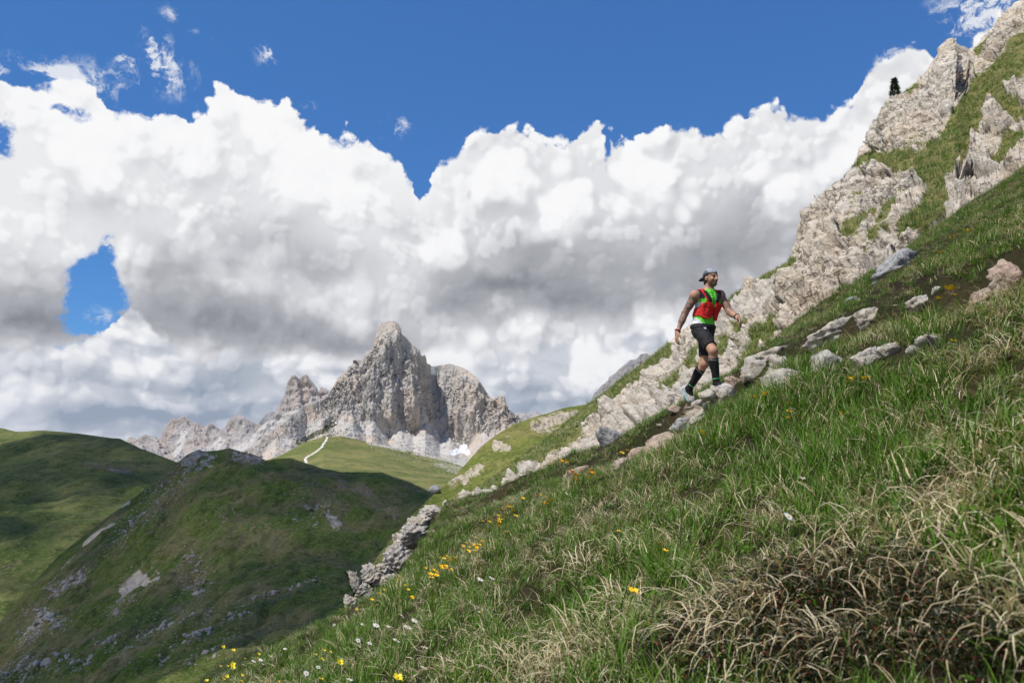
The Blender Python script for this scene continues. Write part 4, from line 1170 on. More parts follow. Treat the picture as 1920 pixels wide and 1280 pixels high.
# ---------------------------------------------------------------- grass
def blade_mat():
    m, g, o = new_mat('grass blades')
    typ = g.attr('straw'); hgt = g.attr('along'); rnd = g.attr('shade')
    ins = g.attr('tint', 'INSTANCER')
    gr = g.ramp(hgt, [(0.0, (0.014, 0.026, 0.003)), (0.35, (0.068, 0.158, 0.009)), (1.0, (0.160, 0.290, 0.028))])  # lighter tips; feet darkened to paint shade between the blades
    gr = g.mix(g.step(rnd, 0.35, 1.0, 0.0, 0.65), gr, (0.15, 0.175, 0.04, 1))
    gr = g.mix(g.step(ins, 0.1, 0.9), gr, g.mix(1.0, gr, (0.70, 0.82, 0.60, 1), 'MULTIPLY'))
    st = g.mix(rnd, (0.46, 0.36, 0.20, 1), (0.76, 0.66, 0.46, 1))
    st = g.mix(g.step(hgt, 0.0, 0.45), (0.085, 0.060, 0.028, 1), st)  # straw foot coloured dark too, for shade low in the tuft
    red = g.mix(rnd, (0.085, 0.016, 0.013, 1), (0.21, 0.045, 0.035, 1))
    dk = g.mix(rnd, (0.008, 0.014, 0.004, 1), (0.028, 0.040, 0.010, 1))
    c = g.mix(g.step(typ, 0.25, 0.75), gr, st)
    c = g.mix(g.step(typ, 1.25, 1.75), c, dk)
    c = g.mix(g.step(typ, 2.25, 2.75), c, red)
    b = g.node('ShaderNodeBsdfPrincipled')
    g.put(b.inputs['Base Color'], c); g.put(b.inputs['Roughness'], 0.45); g.put(b.inputs['Specular IOR Level'], 0.28)
    tr = g.node('ShaderNodeBsdfTranslucent')
    g.put(tr.inputs['Color'], g.mix(1.0, c, (1.25, 1.35, 0.7, 1), 'MULTIPLY'))
    mx = g.node('ShaderNodeMixShader')
    mx.inputs[0].default_value = 0.22
    g.t.links.new(b.outputs[0], mx.inputs[1]); g.t.links.new(tr.outputs[0], mx.inputs[2])
    g.t.links.new(mx.outputs[0], o.inputs[0])
    return m
MAT['blade'] = blade_mat()

def blades(r, n, length, width, spread, lean, curl, straw, base=0.03, segs=5, az=None, azr=math.pi):
    """n blades as tapered strips; straw: chance or code of the blade's kind"""
    V, Fc, A, S, T = [], [], [], [], []
    for i in range(n):
        L = r.uniform(*length); w = r.uniform(*width) * 0.5
        a = r.uniform(0, 2 * math.pi) if az is None else az + r.uniform(-azr, azr)
        b = r.uniform(0, 2 * math.pi); br = base * math.sqrt(r.random())
        p = np.array([br * math.cos(b), br * math.sin(b), -0.01])
        th = abs(r.normal(lean, spread)); cu = r.uniform(*curl)
        dirh = np.array([math.cos(a), math.sin(a), 0]); side = np.array([-math.sin(a), math.cos(a), 0])
        tw = r.uniform(-0.9, 0.9)
        side = side * math.cos(tw) + np.array([0, 0, 1]) * math.sin(tw) * 0.5
        k0 = len(V)
        code = straw(r) if callable(straw) else straw
        sh = r.random()
        wig = r.normal(0, 0.10, segs + 1)
        for s in range(segs + 1):
            t = s / segs
            ww = w * (1 - t ** 1.6) * (0.75 + 0.5 * min(1, t * 4))
            if s == segs:
                V.append(p); A.append(t); S.append(sh); T.append(code)
            else:
                V.append(p - side * ww); V.append(p + side * ww); A += [t, t]; S += [sh, sh]; T += [code, code]
            ang = min(th + cu * t * t * 1.3 + cu * 0.25 * t, 2.9)
            d = dirh * math.sin(ang) + np.array([0, 0, 1]) * math.cos(ang) + side * wig[s]
            p = p + d * L / segs
        for s in range(segs - 1):
            q = k0 + 2 * s
            Fc.append((q, q + 1, q + 3, q + 2))
        q = k0 + 2 * (segs - 1)
        Fc.append((q, q + 1, q + 2))
    return V, Fc, A, S, T

def leaves(r, n, rad_, size, hmax, code):
    """small rosette or heath leaves"""
    V, Fc, A, S, T = [], [], [], [], []
    for i in range(n):
        a = r.uniform(0, 2 * math.pi); d = rad_ * math.sqrt(r.random())
        c = np.array([d * math.cos(a), d * math.sin(a), r.uniform(0.0, hmax) * (1 - (d / rad_) ** 2 * 0.6)])
        n_ = unit_(np.array([r.normal(), r.normal(), 1.1 + r.random()])); t = unit_(np.cross(n_, r.normal(size=3))); s = np.cross(n_, t)
        L = r.uniform(*size); W = L * 0.42
        k = len(V)
        V += [c - t * L * 0.5, c + s * W * 0.5 + n_ * 0.001, c + t * L * 0.5, c - s * W * 0.5 + n_ * 0.001]
        Fc.append((k, k + 1, k + 2, k + 3))
        cd = code(r); sh = r.random()
        A += [0.5] * 4; S += [sh] * 4; T += [cd] * 4
    return V, Fc, A, S, T

def unit_(v): return v / (np.linalg.norm(v) + 1e-9)

def join_parts(*parts):
    V, Fc, A, S, T = [], [], [], [], []
    for v, f, a, s, t in parts:
        k = len(V)
        V += list(v); Fc += [tuple(q + k for q in w) for w in f]; A += a; S += s; T += t
    return V, Fc, A, S, T

TUFTS = []
tuft_col = bpy.data.collections.new('grass tufts')
def add_tuft(parts):
    V, Fc, A, S, T = join_parts(*parts)
    o = mesh_obj('grass_tuft', V, Fc, MAT['blade'], smooth=True, attrs={'along': A, 'shade': S, 'straw': T}, link=False)
    tuft_col.objects.link(o)
    TUFTS.append(o)

def make_tufts():
    gcode = lambda p: (lambda r: 1.0 if r.random() < p else 0.0)
    for i in range(4):        # 0-3 upright green
        r = np.random.default_rng(100 + i)
        add_tuft([blades(r, 20, (0.08, 0.18), (0.0042, 0.0072), 0.26, 0.20, (0.1, 1.2), gcode(0.08), 0.06)])
    for i in range(3):        # 4-6 long fine green, leaning
        r = np.random.default_rng(110 + i)
        add_tuft([blades(r, 18, (0.13, 0.26), (0.0036, 0.0062), 0.24, 0.28, (0.3, 1.5), gcode(0.10), 0.04)])
    for i in range(3):        # 7-9 straw, arching over
        r = np.random.default_rng(120 + i)
        add_tuft([blades(r, 15, (0.10, 0.24), (0.0036, 0.0068), 0.35, 0.45, (0.9, 2.6), gcode(0.95), 0.06, 6, 0.0, 1.4), blades(r, 3, (0.08, 0.15), (0.004, 0.006), 0.2, 0.2, (0.1, 0.8), 0.0, 0.05)])
    for i in range(3):        # 10-12 short mixed thatch
        r = np.random.default_rng(130 + i)
        add_tuft([blades(r, 13, (0.05, 0.13), (0.004, 0.0068), 0.4, 0.45, (0.2, 1.7), gcode(0.45), 0.07, 4), blades(r, 8, (0.09, 0.19), (0.0034, 0.0056), 0.2, 1.2, (0.1, 0.6), 1.0, 0.05, 4)])
    for i in range(2):        # 13-14 dark heath with reddish leaves
        r = np.random.default_rng(140 + i)
        add_tuft([leaves(r, 150, 0.10, (0.006, 0.014), 0.07, lambda q: 3.0 if q.random() < 0.12 else 2.0)])
    for i in range(2):        # 15-16 low herbs
        r = np.random.default_rng(150 + i)
        add_tuft([leaves(r, 24, 0.06, (0.016, 0.042), 0.06, lambda q: 0.0), blades(r, 8, (0.06, 0.13), (0.003, 0.0045), 0.3, 0.3, (0.2, 1.2), 0.0, 0.05, 4)])
make_tufts()

STRAW_PX = [([(1010, 1250), (1110, 1220), (1180, 1150)], 45, 0.8), ([(1350, 1180), (1420, 1130), (1500, 1060)], 70, 0.75), ([(1560, 1060), (1700, 1000), (1850, 960)], 40, 0.8), ([(1820, 950), (1900, 1050)], 60, 0.9), ([(1800, 720), (1900, 700)], 40, 0.75), ([(1880, 800), (1910, 900)], 40, 0.7),
            ([(1080, 1000), (1130, 960), (1160, 945)], 22, 0.9), ([(1000, 1050), (1060, 1015)], 26, 0.8), ([(1230, 930), (1330, 960), (1420, 1000)], 26, 0.55), ([(1620, 630), (1680, 625)], 16, 0.8), ([(1780, 600), (1900, 580)], 22, 0.7), ([(1680, 560), (1800, 540)], 12, 0.6), ([(1560, 1180), (1700, 1140), (1900, 1160)], 50, 0.6), ([(1450, 1010), (1640, 950)], 30, 0.4), ([(1330, 1240), (1330, 1180)], 40, 0.6), ([(1700, 850), (1780, 830)], 26, 0.5)]
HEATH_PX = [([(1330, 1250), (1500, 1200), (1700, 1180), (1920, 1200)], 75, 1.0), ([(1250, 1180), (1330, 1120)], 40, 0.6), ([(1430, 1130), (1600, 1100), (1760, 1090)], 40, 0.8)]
GREEN_PX = [([(1400, 880), (1560, 850), (1700, 900)], 60, 0.9), ([(1450, 780), (1600, 740), (1750, 720)], 50, 0.9), ([(1090, 1145)], 46, 1.0), ([(1010, 890), (1040, 900)], 30, 1.0), ([(820, 1020), (700, 1150), (560, 1240)], 60, 0.6), ([(1150, 1050), (1250, 1100)], 40, 0.5), ([(1300, 820), (1400, 800)], 40, 0.8), ([(1550, 940), (1650, 920)], 40, 0.6), ([(1200, 790), (1250, 770)], 20, 0.7)]

def scatter():
    r = np.random.default_rng(77)
    pts = []
    for (y0, y1, dens, u0, u1) in ((0.75, 2.2, 420, -1.0, 1.25), (2.2, 4.2, 290, -0.9, 1.1), (4.2, 8.0, 200, -0.75, 0.95), (8.0, 13.0, 150, -0.6, 0.85), (13.0, 23.0, 90, -0.4, 0.8)):
        area = (u1 - u0) * (y1 * y1 - y0 * y0) / 2
        n = int(area * dens)
        Y = np.sqrt(r.uniform(y0 * y0, y1 * y1, n)); u = r.uniform(u0, u1, n)
        pts.append(np.stack([u * Y, Y], 1))
    # the ground right beside and behind the camera, thinner
    n = 2600
    pts.append(np.stack([r.uniform(-4, 3.0, n), r.uniform(-2.5, 0.75, n)], 1))
    # the heath patch is dense: extra cushions seeded where its strokes lie
    n = 5200
    Yh = np.sqrt(r.uniform(0.8, 6.0, n)); uh = r.uniform(-0.05, 0.9, n)
    xh = uh * Yh; zh = fg_z(xh, Yh)
    hx_, hy_ = proj(np.stack([xh, Yh, zh], -1))
    hk = strokes(hx_, hy_, HEATH_PX) > 0.25
    n_extra = int(hk.sum())
    pts.append(np.stack([xh[hk], Yh[hk]], 1))
    p = np.concatenate(pts)
    extra = np.zeros(len(p), bool); extra[len(p) - n_extra:] = True
    X, Y = p[:, 0], p[:, 1]
    Z = fg_z(X, Y)
    keep = np.hypot(np.hypot(X, Y), Z) > 0.62
    u = X / np.maximum(Y, 0.6)
    Ye = np.interp(u, _eu, _eY)
    keep &= (Y < Ye + 1.3)
    pm = path_mask(X, Y)
    keep &= (pm < 0.50 + 0.35 * r.random(len(X)))
    V = np.stack([X, Y, Z], -1)
    px, py = proj(V)
    px = np.where(Y > 0.6, px, -9999)
    ea = strokes(px, py, EARTH)
    keep &= (ea < 0.35 + 0.4 * r.random(len(X)))
    short = np.ones(len(X))
    for (rx, ry, rr) in ROCKS:
        d = np.hypot(X - rx, Y - ry)
        keep &= d > rr * 0.78
        fr = (np.abs(X - rx) < rr * 1.1) & (Y < ry) & (Y > ry - rr - 0.55)
        short = np.where(fr, 0.62, short)
        keep &= ~(fr & (r.random(len(X)) < 0.35))
    extra = extra[keep]
    V, px, py, pm, ea, short = V[keep], px[keep], py[keep], pm[keep], ea[keep], short[keep]
    _ = V[:0]; keep = np.ones(len(V), bool)
    V, px, py, pm, ea = V[keep], px[keep], py[keep], pm[keep], ea[keep]
    q = V * np.array([1, 1, 0])
    patch = fbm(q / 0.8, 3, seed=11); p2 = fbm(q / 0.28, 3, seed=12); p3 = fbm(q / 2.2, 3, seed=13)
    n = len(V)
    straw = 0.20 + 0.9 * np.clip(patch * 1.1 + p2 * 0.6 - 0.12, 0, 1) * 1.3 + strokes(px, py, STRAW_PX) * (0.75 + p2)
    heath = strokes(px, py, HEATH_PX) * (0.85 + p2 * 0.8)
    green = strokes(px, py, GREEN_PX)
    straw = straw * (1 - green * 0.75)
    far_u = sstep(0.02, 0.3, V[:, 0] / np.maximum(V[:, 1], 0.6))
    k = r.random(n)
    kind = np.where(k < 0.42, r.integers(0, 4, n), np.where(k < 0.66, r.integers(10, 13, n), np.where(k < 0.82, r.integers(4, 7, n), r.integers(15, 17, n))))
    kind = np.where((green > 0.4) & (r.random(n) < 0.8), np.where(r.random(n) < 0.6, r.integers(4, 7, n), r.integers(0, 4, n)), kind)
    kind = np.where(r.random(n) < straw * 0.75, np.where(r.random(n) < 0.7, r.integers(7, 10, n), r.integers(10, 13, n)), kind)
    kind = np.where(r.random(n) < heath * 0.86, r.integers(13, 15, n), kind)
    kind = np.where(extra, r.integers(13, 15, n), kind)
    drop = (heath > 0.4) & (kind < 13) & ~((kind >= 7) & (kind < 10)) & (r.random(n) < 0.85)
    kind = np.where((heath > 0.25) & (r.random(n) < np.where(extra, 0.10, 0.30)), r.integers(7, 10, n), kind)
    scl = r.uniform(0.72, 1.18, n) * (0.92 + p3 * 0.35)
    scl = np.where(kind >= 13, scl * 1.15, scl)
    scl *= (1 - 0.45 * pm) * short
    # shorter turf out on the left flank, and on the far bank
    scl *= np.where(V[:, 1] > 8.5, 0.75, 1.0)
    rz = r.uniform(0, 2 * math.pi, n)
    down = math.pi + 0.25
    isst = (kind >= 7) & (kind <= 9)
    rz = np.where(isst, down + r.normal(0, 0.75, n), rz)
    tx = r.normal(0, 0.10, n); ty = r.normal(-0.16, 0.10, n)
    clump = fbm(q / 0.42, 3, seed=21)
    scl *= np.clip(0.95 + clump * 0.9, 0.55, 1.45) * np.where(V[:, 1] < 2.6, 1.12, 1.0)
    gap = (clump < -0.12) & (r.random(n) < 0.40) & (kind < 13)
    m = ~drop & ~gap
    return V[m], kind[m], scl[m], np.stack([tx, ty, rz], 1)[m], np.clip(0.5 + patch * 0.6 + r.normal(0, 0.15, n), 0, 1)[m]

def instance_tufts(name, label, V, kind, scl, rot, tint):
    me = bpy.data.meshes.new(name)
    me.vertices.add(len(V)); me.vertices.foreach_set('co', np.asarray(V, np.float32).ravel())
    for nm, ty, a in (('kind', 'INT', kind.astype(np.int32)), ('scl', 'FLOAT', scl.astype(np.float32)), ('tint', 'FLOAT', tint.astype(np.float32))):
        at = me.attributes.new(nm, ty, 'POINT'); at.data.foreach_set('value', a)
    at = me.attributes.new('rot', 'FLOAT_VECTOR', 'POINT'); at.data.foreach_set('vector', rot.astype(np.float32).ravel())
    me.materials.append(MAT['blade'])
    o = bpy.data.objects.new(name, me)
    COL.objects.link(o)
    t = bpy.data.node_groups.get('grass')
    if t is None:
        t = bpy.data.node_groups.new('grass', 'GeometryNodeTree')
        t.interface.new_socket('Geometry', in_out='INPUT', socket_type='NodeSocketGeometry')
        t.interface.new_socket('Geometry', in_out='OUTPUT', socket_type='NodeSocketGeometry')
        gi = t.nodes.new('NodeGroupInput'); go = t.nodes.new('NodeGroupOutput')
        m2p = t.nodes.new('GeometryNodeMeshToPoints')
        iop = t.nodes.new('GeometryNodeInstanceOnPoints')
        ci = t.nodes.new('GeometryNodeCollectionInfo')
        ci.inputs['Collection'].default_value = tuft_col
        ci.inputs['Separate Children'].default_value = True
        ci.inputs['Reset Children'].default_value = True
        def named(nm, ty):
            n = t.nodes.new('GeometryNodeInputNamedAttribute'); n.data_type = ty; n.inputs['Name'].default_value = nm
            return n.outputs['Attribute']
        e2r = t.nodes.new('FunctionNodeEulerToRotation')
        t.links.new(gi.outputs[0], m2p.inputs['Mesh'])
        t.links.new(m2p.outputs[0], iop.inputs['Points'])
        t.links.new(ci.outputs[0], iop.inputs['Instance'])
        iop.inputs['Pick Instance'].default_value = True
        t.links.new(named('kind', 'INT'), iop.inputs['Instance Index'])
        t.links.new(named('rot', 'FLOAT_VECTOR'), e2r.inputs[0])
        t.links.new(e2r.outputs[0], iop.inputs['Rotation'])
        t.links.new(named('scl', 'FLOAT'), iop.inputs['Scale'])
        t.links.new(iop.outputs[0], go.inputs[0])
    md = o.modifiers.new('grass', 'NODES'); md.node_group = t
    return tag(o, label, kind='stuff')

def build_grass():
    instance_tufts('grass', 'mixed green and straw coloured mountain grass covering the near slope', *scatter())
build_grass()

def sheet_grass(name, label, V, weight, n, size, mixk, seed, near_bias=0.0):
    """tussocks on a far sheet, picked by visible area in the picture so that they stay even"""
    r = np.random.default_rng(seed)
    du = np.gradient(V, axis=1); dv = np.gradient(V, axis=0)
    area = np.linalg.norm(np.cross(du, dv), axis=-1)
    w = (area * weight / V[..., 1] ** 2 * (30.0 if near_bias == 0 else 30.0)).ravel()
    w = np.where(w > 0, w, 0)
    idx = r.choice(len(w), n, p=w / w.sum())
    nx = V.shape[1]
    i, j = idx // nx, idx % nx
    i2 = np.clip(i + 1, 0, V.shape[0] - 1); j2 = np.clip(j + 1, 0, nx - 1)
    a, b = r.random((n, 1)), r.random((n, 1))
    p = V[i, j] + a * (V[i2, j] - V[i, j]) + b * (V[i, j2] - V[i, j])
    k = np.array(mixk)[r.integers(0, len(mixk), n)]
    s = r.uniform(size[0], size[1], n) * (0.75 + 0.6 * r.random(n) ** 2)
    rot = np.stack([r.normal(0, 0.12, n), r.normal(-0.12, 0.12, n), r.uniform(0, 6.28, n)], 1)
    t = np.clip(0.5 + fbm(p / (6.0 * size[1]), 3) * 0.9, 0, 1)
    instance_tufts(name, label, p, k, s, rot, t)
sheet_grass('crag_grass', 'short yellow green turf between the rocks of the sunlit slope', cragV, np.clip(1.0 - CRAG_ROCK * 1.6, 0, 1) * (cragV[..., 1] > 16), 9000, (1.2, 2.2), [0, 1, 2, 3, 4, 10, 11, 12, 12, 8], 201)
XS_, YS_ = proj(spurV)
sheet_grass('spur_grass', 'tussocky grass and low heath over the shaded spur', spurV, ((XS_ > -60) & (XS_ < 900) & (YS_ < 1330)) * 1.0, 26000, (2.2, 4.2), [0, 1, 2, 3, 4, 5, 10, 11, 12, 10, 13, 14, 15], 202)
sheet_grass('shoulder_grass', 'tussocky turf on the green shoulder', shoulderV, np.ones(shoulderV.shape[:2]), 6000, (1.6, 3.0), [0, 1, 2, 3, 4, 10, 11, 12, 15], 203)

# ---------------------------------------------------------------- the walker, from distance fields
def J(px, py, dy=0.0):
    return P(px, py, RUN_Y + dy)

UPV = np.array([0, 0, 1.0])
LAX = np.array([0.922, 0.387, 0.0])       # from his right shoulder to his left
FAX = np.array([0.387, -0.922, 0.0])      # where the chest looks
def unit(v):
    v = np.asarray(v, float); return v / np.linalg.norm(v)

class Field:
    def __init__(self, lo, hi, h):
        self.lo = np.array(lo, float); self.h = h
        self.n = np.ceil((np.array(hi) - self.lo) / h).astype(int) + 1
        self.ax = [(self.lo[k] + np.arange(self.n[k]) * h).astype(np.float32) for k in range(3)]
        self.d = np.full(self.n, 0.2, np.float32)
    def box(self, lo, hi):
        a = np.clip(np.floor((np.array(lo) - self.lo) / self.h).astype(int), 0, self.n - 1)
        b = np.clip(np.ceil((np.array(hi) - self.lo) / self.h).astype(int) + 1, 1, self.n)
        sl = tuple(slice(a[k], max(b[k], a[k] + 1)) for k in range(3))
        X = self.ax[0][sl[0]][:, None, None]; Y = self.ax[1][sl[1]][None, :, None]; Z = self.ax[2][sl[2]][None, None, :]
        return sl, X, Y, Z
    def merge(self, sl, e, k, mode='add'):
        d = self.d[sl]
        if mode == 'cut':
            e = -e
            if k > 0:
                q = np.clip(0.5 - 0.5 * (d - e) / k, 0, 1)
                self.d[sl] = d * (1 - q) + e * q + k * q * (1 - q)
            else:
                self.d[sl] = np.maximum(d, e)
            return
        if k > 0:
            q = np.clip(0.5 + 0.5 * (d - e) / k, 0, 1)
            self.d[sl] = d * (1 - q) + e * q - k * q * (1 - q)
        else:
            self.d[sl] = np.minimum(d, e)
    def cone(self, a, b, ra, rb, k=0.02, mode='add'):
        a = np.asarray(a, float); b = np.asarray(b, float)
        m = max(ra, rb) + 0.06
        sl, X, Y, Z = self.box(np.minimum(a, b) - m, np.maximum(a, b) + m)
        v = b - a; L2 = (v * v).sum() + 1e-9
        t = np.clip(((X - a[0]) * v[0] + (Y - a[1]) * v[1] + (Z - a[2]) * v[2]) / L2, 0, 1)
        e = np.sqrt((X - a[0] - t * v[0]) ** 2 + (Y - a[1] - t * v[1]) ** 2 + (Z - a[2] - t * v[2]) ** 2) - (ra + (rb - ra) * t)
        self.merge(sl, e, k, mode)
    def ell(self, c, axes, r, k=0.02, mode='add'):
        c = np.asarray(c, float); r = np.asarray(r, float)
        a0 = unit(axes[0]); a1 = np.asarray(axes[1], float); a1 = unit(a1 - a0 * (a0 @ a1))
        A = np.array([a0, a1, np.cross(a0, a1)])
        m = r.max() + 0.06
        sl, X, Y, Z = self.box(c - m, c + m)
        q = [((X - c[0]) * A[i][0] + (Y - c[1]) * A[i][1] + (Z - c[2]) * A[i][2]) for i in range(3)]
        k0 = np.sqrt(sum((q[i] / r[i]) ** 2 for i in range(3)))
        k1 = np.sqrt(sum((q[i] / r[i] ** 2) ** 2 for i in range(3)))
        e = k0 * (k0 - 1) / np.maximum(k1, 1e-6)
        self.merge(sl, e.astype(np.float32), k, mode)

def surface(d, lo, h):
    """naive surface nets"""
    s = d < 0
    nx, ny, nz = d.shape
    shp = (nx - 1, ny - 1, nz - 1)
    keys, vals = [], []
    for ax in range(3):
        sl0 = [slice(None)] * 3; sl1 = [slice(None)] * 3
        sl0[ax] = slice(0, -1); sl1[ax] = slice(1, None)
        a = d[tuple(sl0)]; b = d[tuple(sl1)]
        cr = s[tuple(sl0)] != s[tuple(sl1)]
        idx = np.argwhere(cr)
        if not len(idx):
            continue
        aa = a[cr]; bb = b[cr]
        pt = idx.astype(np.float32)
        pt[:, ax] += aa / (aa - bb)
        o1, o2 = [k for k in range(3) if k != ax]
        for i in (0, -1):
            for j in (0, -1):
                q = idx.copy(); q[:, o1] += i; q[:, o2] += j
                ok = (q[:, o1] >= 0) & (q[:, o2] >= 0) & (q[:, 0] < nx - 1) & (q[:, 1] < ny - 1) & (q[:, 2] < nz - 1)
                q = q[ok]
                keys.append((q[:, 0] * shp[1] + q[:, 1]) * shp[2] + q[:, 2]); vals.append(pt[ok])
    keys = np.concatenate(keys); vals = np.concatenate(vals)
    uq, inv = np.unique(keys, return_inverse=True)
    cnt = np.bincount(inv)
    V = np.stack([np.bincount(inv, vals[:, k]) / cnt for k in range(3)], 1) * h + np.asarray(lo)
    vid = np.full(shp[0] * shp[1] * shp[2], -1, np.int32); vid[uq] = np.arange(len(uq)); vid = vid.reshape(shp)
    Fs = []
    for ax in range(3):
        o1, o2 = [(1, 2), (2, 0), (0, 1)][ax]
        sl0 = [slice(None)] * 3; sl1 = [slice(None)] * 3
        sl0[ax] = slice(0, -1); sl1[ax] = slice(1, None)
        a = s[tuple(sl0)]; b = s[tuple(sl1)]
        idx = np.argwhere(a != b)
        if not len(idx):
            continue
        ok = (idx[:, o1] > 0) & (idx[:, o2] > 0) & (idx[:, o1] < d.shape[o1] - 1) & (idx[:, o2] < d.shape[o2] - 1)
        idx = idx[ok]
        inside = a[tuple(idx.T)]
        def at(i, j):
            q = idx.copy(); q[:, o1] += i; q[:, o2] += j
            return vid[tuple(q.T)]
        f = np.stack([at(-1, -1), at(0, -1), at(0, 0), at(-1, 0)], 1)
        f[~inside] = f[~inside][:, ::-1]
        Fs.append(f)
    return V, np.concatenate(Fs)

def build_person():
    h = 0.0055
    B = lambda *a: J(*a)
    lo = np.array([J(1262, 612)[0], RUN_Y - 0.62, J(1318, 765)[2]]); hi = np.array([J(1400, 612)[0], RUN_Y + 0.56, J(1318, 496)[2]])
    RS, LS = J(1303, 553, -0.085), J(1350, 553, 0.07)
    RE, RW = J(1284, 588, -0.02), J(1270, 623, -0.07)
    LE, LW = J(1368, 585, -0.06), J(1383, 595, -0.24)
    RH, LH = J(1312, 620, -0.075), J(1325, 620, 0.075)
    RK, LK = J(1337, 658, -0.36), J(1321, 682, 0.03)
    RA, LA = J(1344, 721, -0.30), J(1291, 730, 0.27)
    pel, abd, che = J(1318, 614, 0), J(1320, 594, 0.0), J(1326, 568, 0.0)
    tor = (LAX, FAX, UPV)
    def torso(f, grow=0.0):
        f.ell(pel, tor, (0.155 + grow, 0.112 + grow, 0.115 + grow), 0.0)
        f.ell(abd, tor, (0.140 + grow, 0.100 + grow, 0.14), 0.05)
        f.ell(che + FAX * 0.005, tor, (0.160 + grow, 0.112 + grow, 0.16 + grow), 0.05)
        f.ell(che + UPV * 0.03 + FAX * 0.055 - LAX * 0.065, tor, (0.075 + grow, 0.05 + grow, 0.06), 0.04)
        f.ell(che + UPV * 0.03 + FAX * 0.055 + LAX * 0.065, tor, (0.075 + grow, 0.05 + grow, 0.06), 0.04)
        f.cone(RS, LS, 0.056 + grow, 0.056 + grow, 0.05)
        f.cone(J(1327, 553, 0.01) - LAX * 0.02, J(1330, 541, -0.005), 0.060 + grow, 0.048 + grow, 0.05)
    bf = Field(lo, hi, h)
    torso(bf)
    tf = bf.d.copy()
    # neck and head
    hf = unit((0.50, -0.86, -0.03)); hs = unit(np.cross(hf, UPV)); hs = -hs if hs @ LAX < 0 else hs
    H = J(1333, 521.5, -0.03)
    hx = (hs, hf, UPV)
    pt = lambda f_, u_, s_=0.0: H + hf * f_ + UPV * u_ + hs * s_
    bf.cone(J(1328, 549, 0.01), pt(-0.016, -0.055), 0.055, 0.050, 0.03)
    bf.ell(pt(-0.008, 0.028), hx, (0.071, 0.090, 0.088), 0.02)
    bf.ell(pt(0.026, -0.040), hx, (0.056, 0.062, 0.066), 0.03)
    bf.ell(pt(0.062, -0.088), hx, (0.026, 0.022, 0.020), 0.025)
    bf.cone(pt(0.074, 0.030, -0.028), pt(0.074, 0.030, 0.028), 0.013, 0.013, 0.015)
    bf.ell(pt(0.058, -0.018, 0.036), hx, (0.020, 0.022, 0.018), 0.015); bf.ell(pt(0.058, -0.018, -0.036), hx, (0.020, 0.022, 0.018), 0.015)
    for s in (-1, 1):
        bf.ell(pt(0.088, 0.010, s * 0.030), hx, (0.016, 0.012, 0.010), 0.008, 'cut')
        bf.ell(pt(-0.008, -0.006, s * 0.072), (hs, hf, UPV), (0.010, 0.020, 0.032), 0.008)
    bf.cone(pt(0.084, 0.018), pt(0.106, -0.026), 0.009, 0.013, 0.010)
    bf.ell(pt(0.090, -0.030, 0.012), hx, (0.010, 0.010, 0.008), 0.006); bf.ell(pt(0.090, -0.030, -0.012), hx, (0.010, 0.010, 0.008), 0.006)
    bf.ell(pt(0.082, -0.052), hx, (0.024, 0.012, 0.006), 0.005); bf.ell(pt(0.080, -0.064), hx, (0.020, 0.012, 0.007), 0.005)
    # arms
    def arm(S, E, W, out):
        bf.ell(S - UPV * 0.012, (out, np.cross(out, UPV), UPV), (0.056, 0.058, 0.068), 0.03)
        bf.cone(S, E, 0.052, 0.041, 0.03)
        mid = S + (E - S) * 0.5
        bf.ell(mid + FAX * 0.012, (unit(E - S), FAX, np.cross(unit(E - S), FAX)), (0.085, 0.047, 0.045), 0.02)
        bf.cone(E, W, 0.041, 0.027, 0.02)
        bf.ell(E + (W - E) * 0.3, (unit(W - E), FAX, np.cross(unit(W - E), FAX)), (0.085, 0.044, 0.041), 0.02)
    arm(RS, RE, RW, -LAX); arm(LS, LE, LW, LAX)
    def hand(W, d, wid, nrm, curl, sgn):
        d, wid = unit(d), unit(wid); nrm = unit(nrm)
        bf.ell(W + d * 0.048, (d, wid, nrm), (0.058, 0.041, 0.017), 0.012)
        bf.cone(W - d * 0.02, W + d * 0.02, 0.026, 0.027, 0.02)
        for i, (o, L) in enumerate(((0.031, 0.072), (0.0105, 0.082), (-0.0105, 0.077), (-0.031, 0.060))):
            b = W + d * (0.088 - abs(i - 1.2) * 0.004) + wid * o
            d1 = unit(d * math.cos(curl * 0.6) + nrm * math.sin(curl * 0.6) + wid * o * 2.2)
            d2 = unit(d * math.cos(curl * 1.5) + nrm * math.sin(curl * 1.5) + wid * o * 1.2)
            d3 = unit(d * math.cos(curl * 2.2) + nrm * math.sin(curl * 2.2))
            p1 = b + d1 * L * 0.45; p2 = p1 + d2 * L * 0.32; p3 = p2 + d3 * L * 0.23
            bf.cone(b - d * 0.02, b, 0.0095, 0.0095, 0.006); bf.cone(b, p1, 0.0092, 0.0085, 0.003); bf.cone(p1, p2, 0.0085, 0.0078, 0.002); bf.cone(p2, p3, 0.0078, 0.0068, 0.002)
        tb = W + d * 0.022 + wid * 0.028 + nrm * 0.006
        t1 = tb + unit(d * 0.75 + wid * 0.6 + nrm * 0.35) * 0.038
        t2 = t1 + unit(d * 0.9 + wid * 0.25 + nrm * 0.4) * 0.030
        bf.cone(tb, t1, 0.015, 0.011, 0.010); bf.cone(t1, t2, 0.0105, 0.0085, 0.003)
    hand(RW, J(1267.5, 646, -0.085) - RW, FAX * 0.9 - LAX * 0.2, LAX + FAX * 0.2, 0.42, 1)
    hand(LW, J(1392, 609, -0.33) - LW, np.array([-0.35, -0.45, 0.75]), np.array([-0.7, 0.25, -0.5]), 0.62, 1)
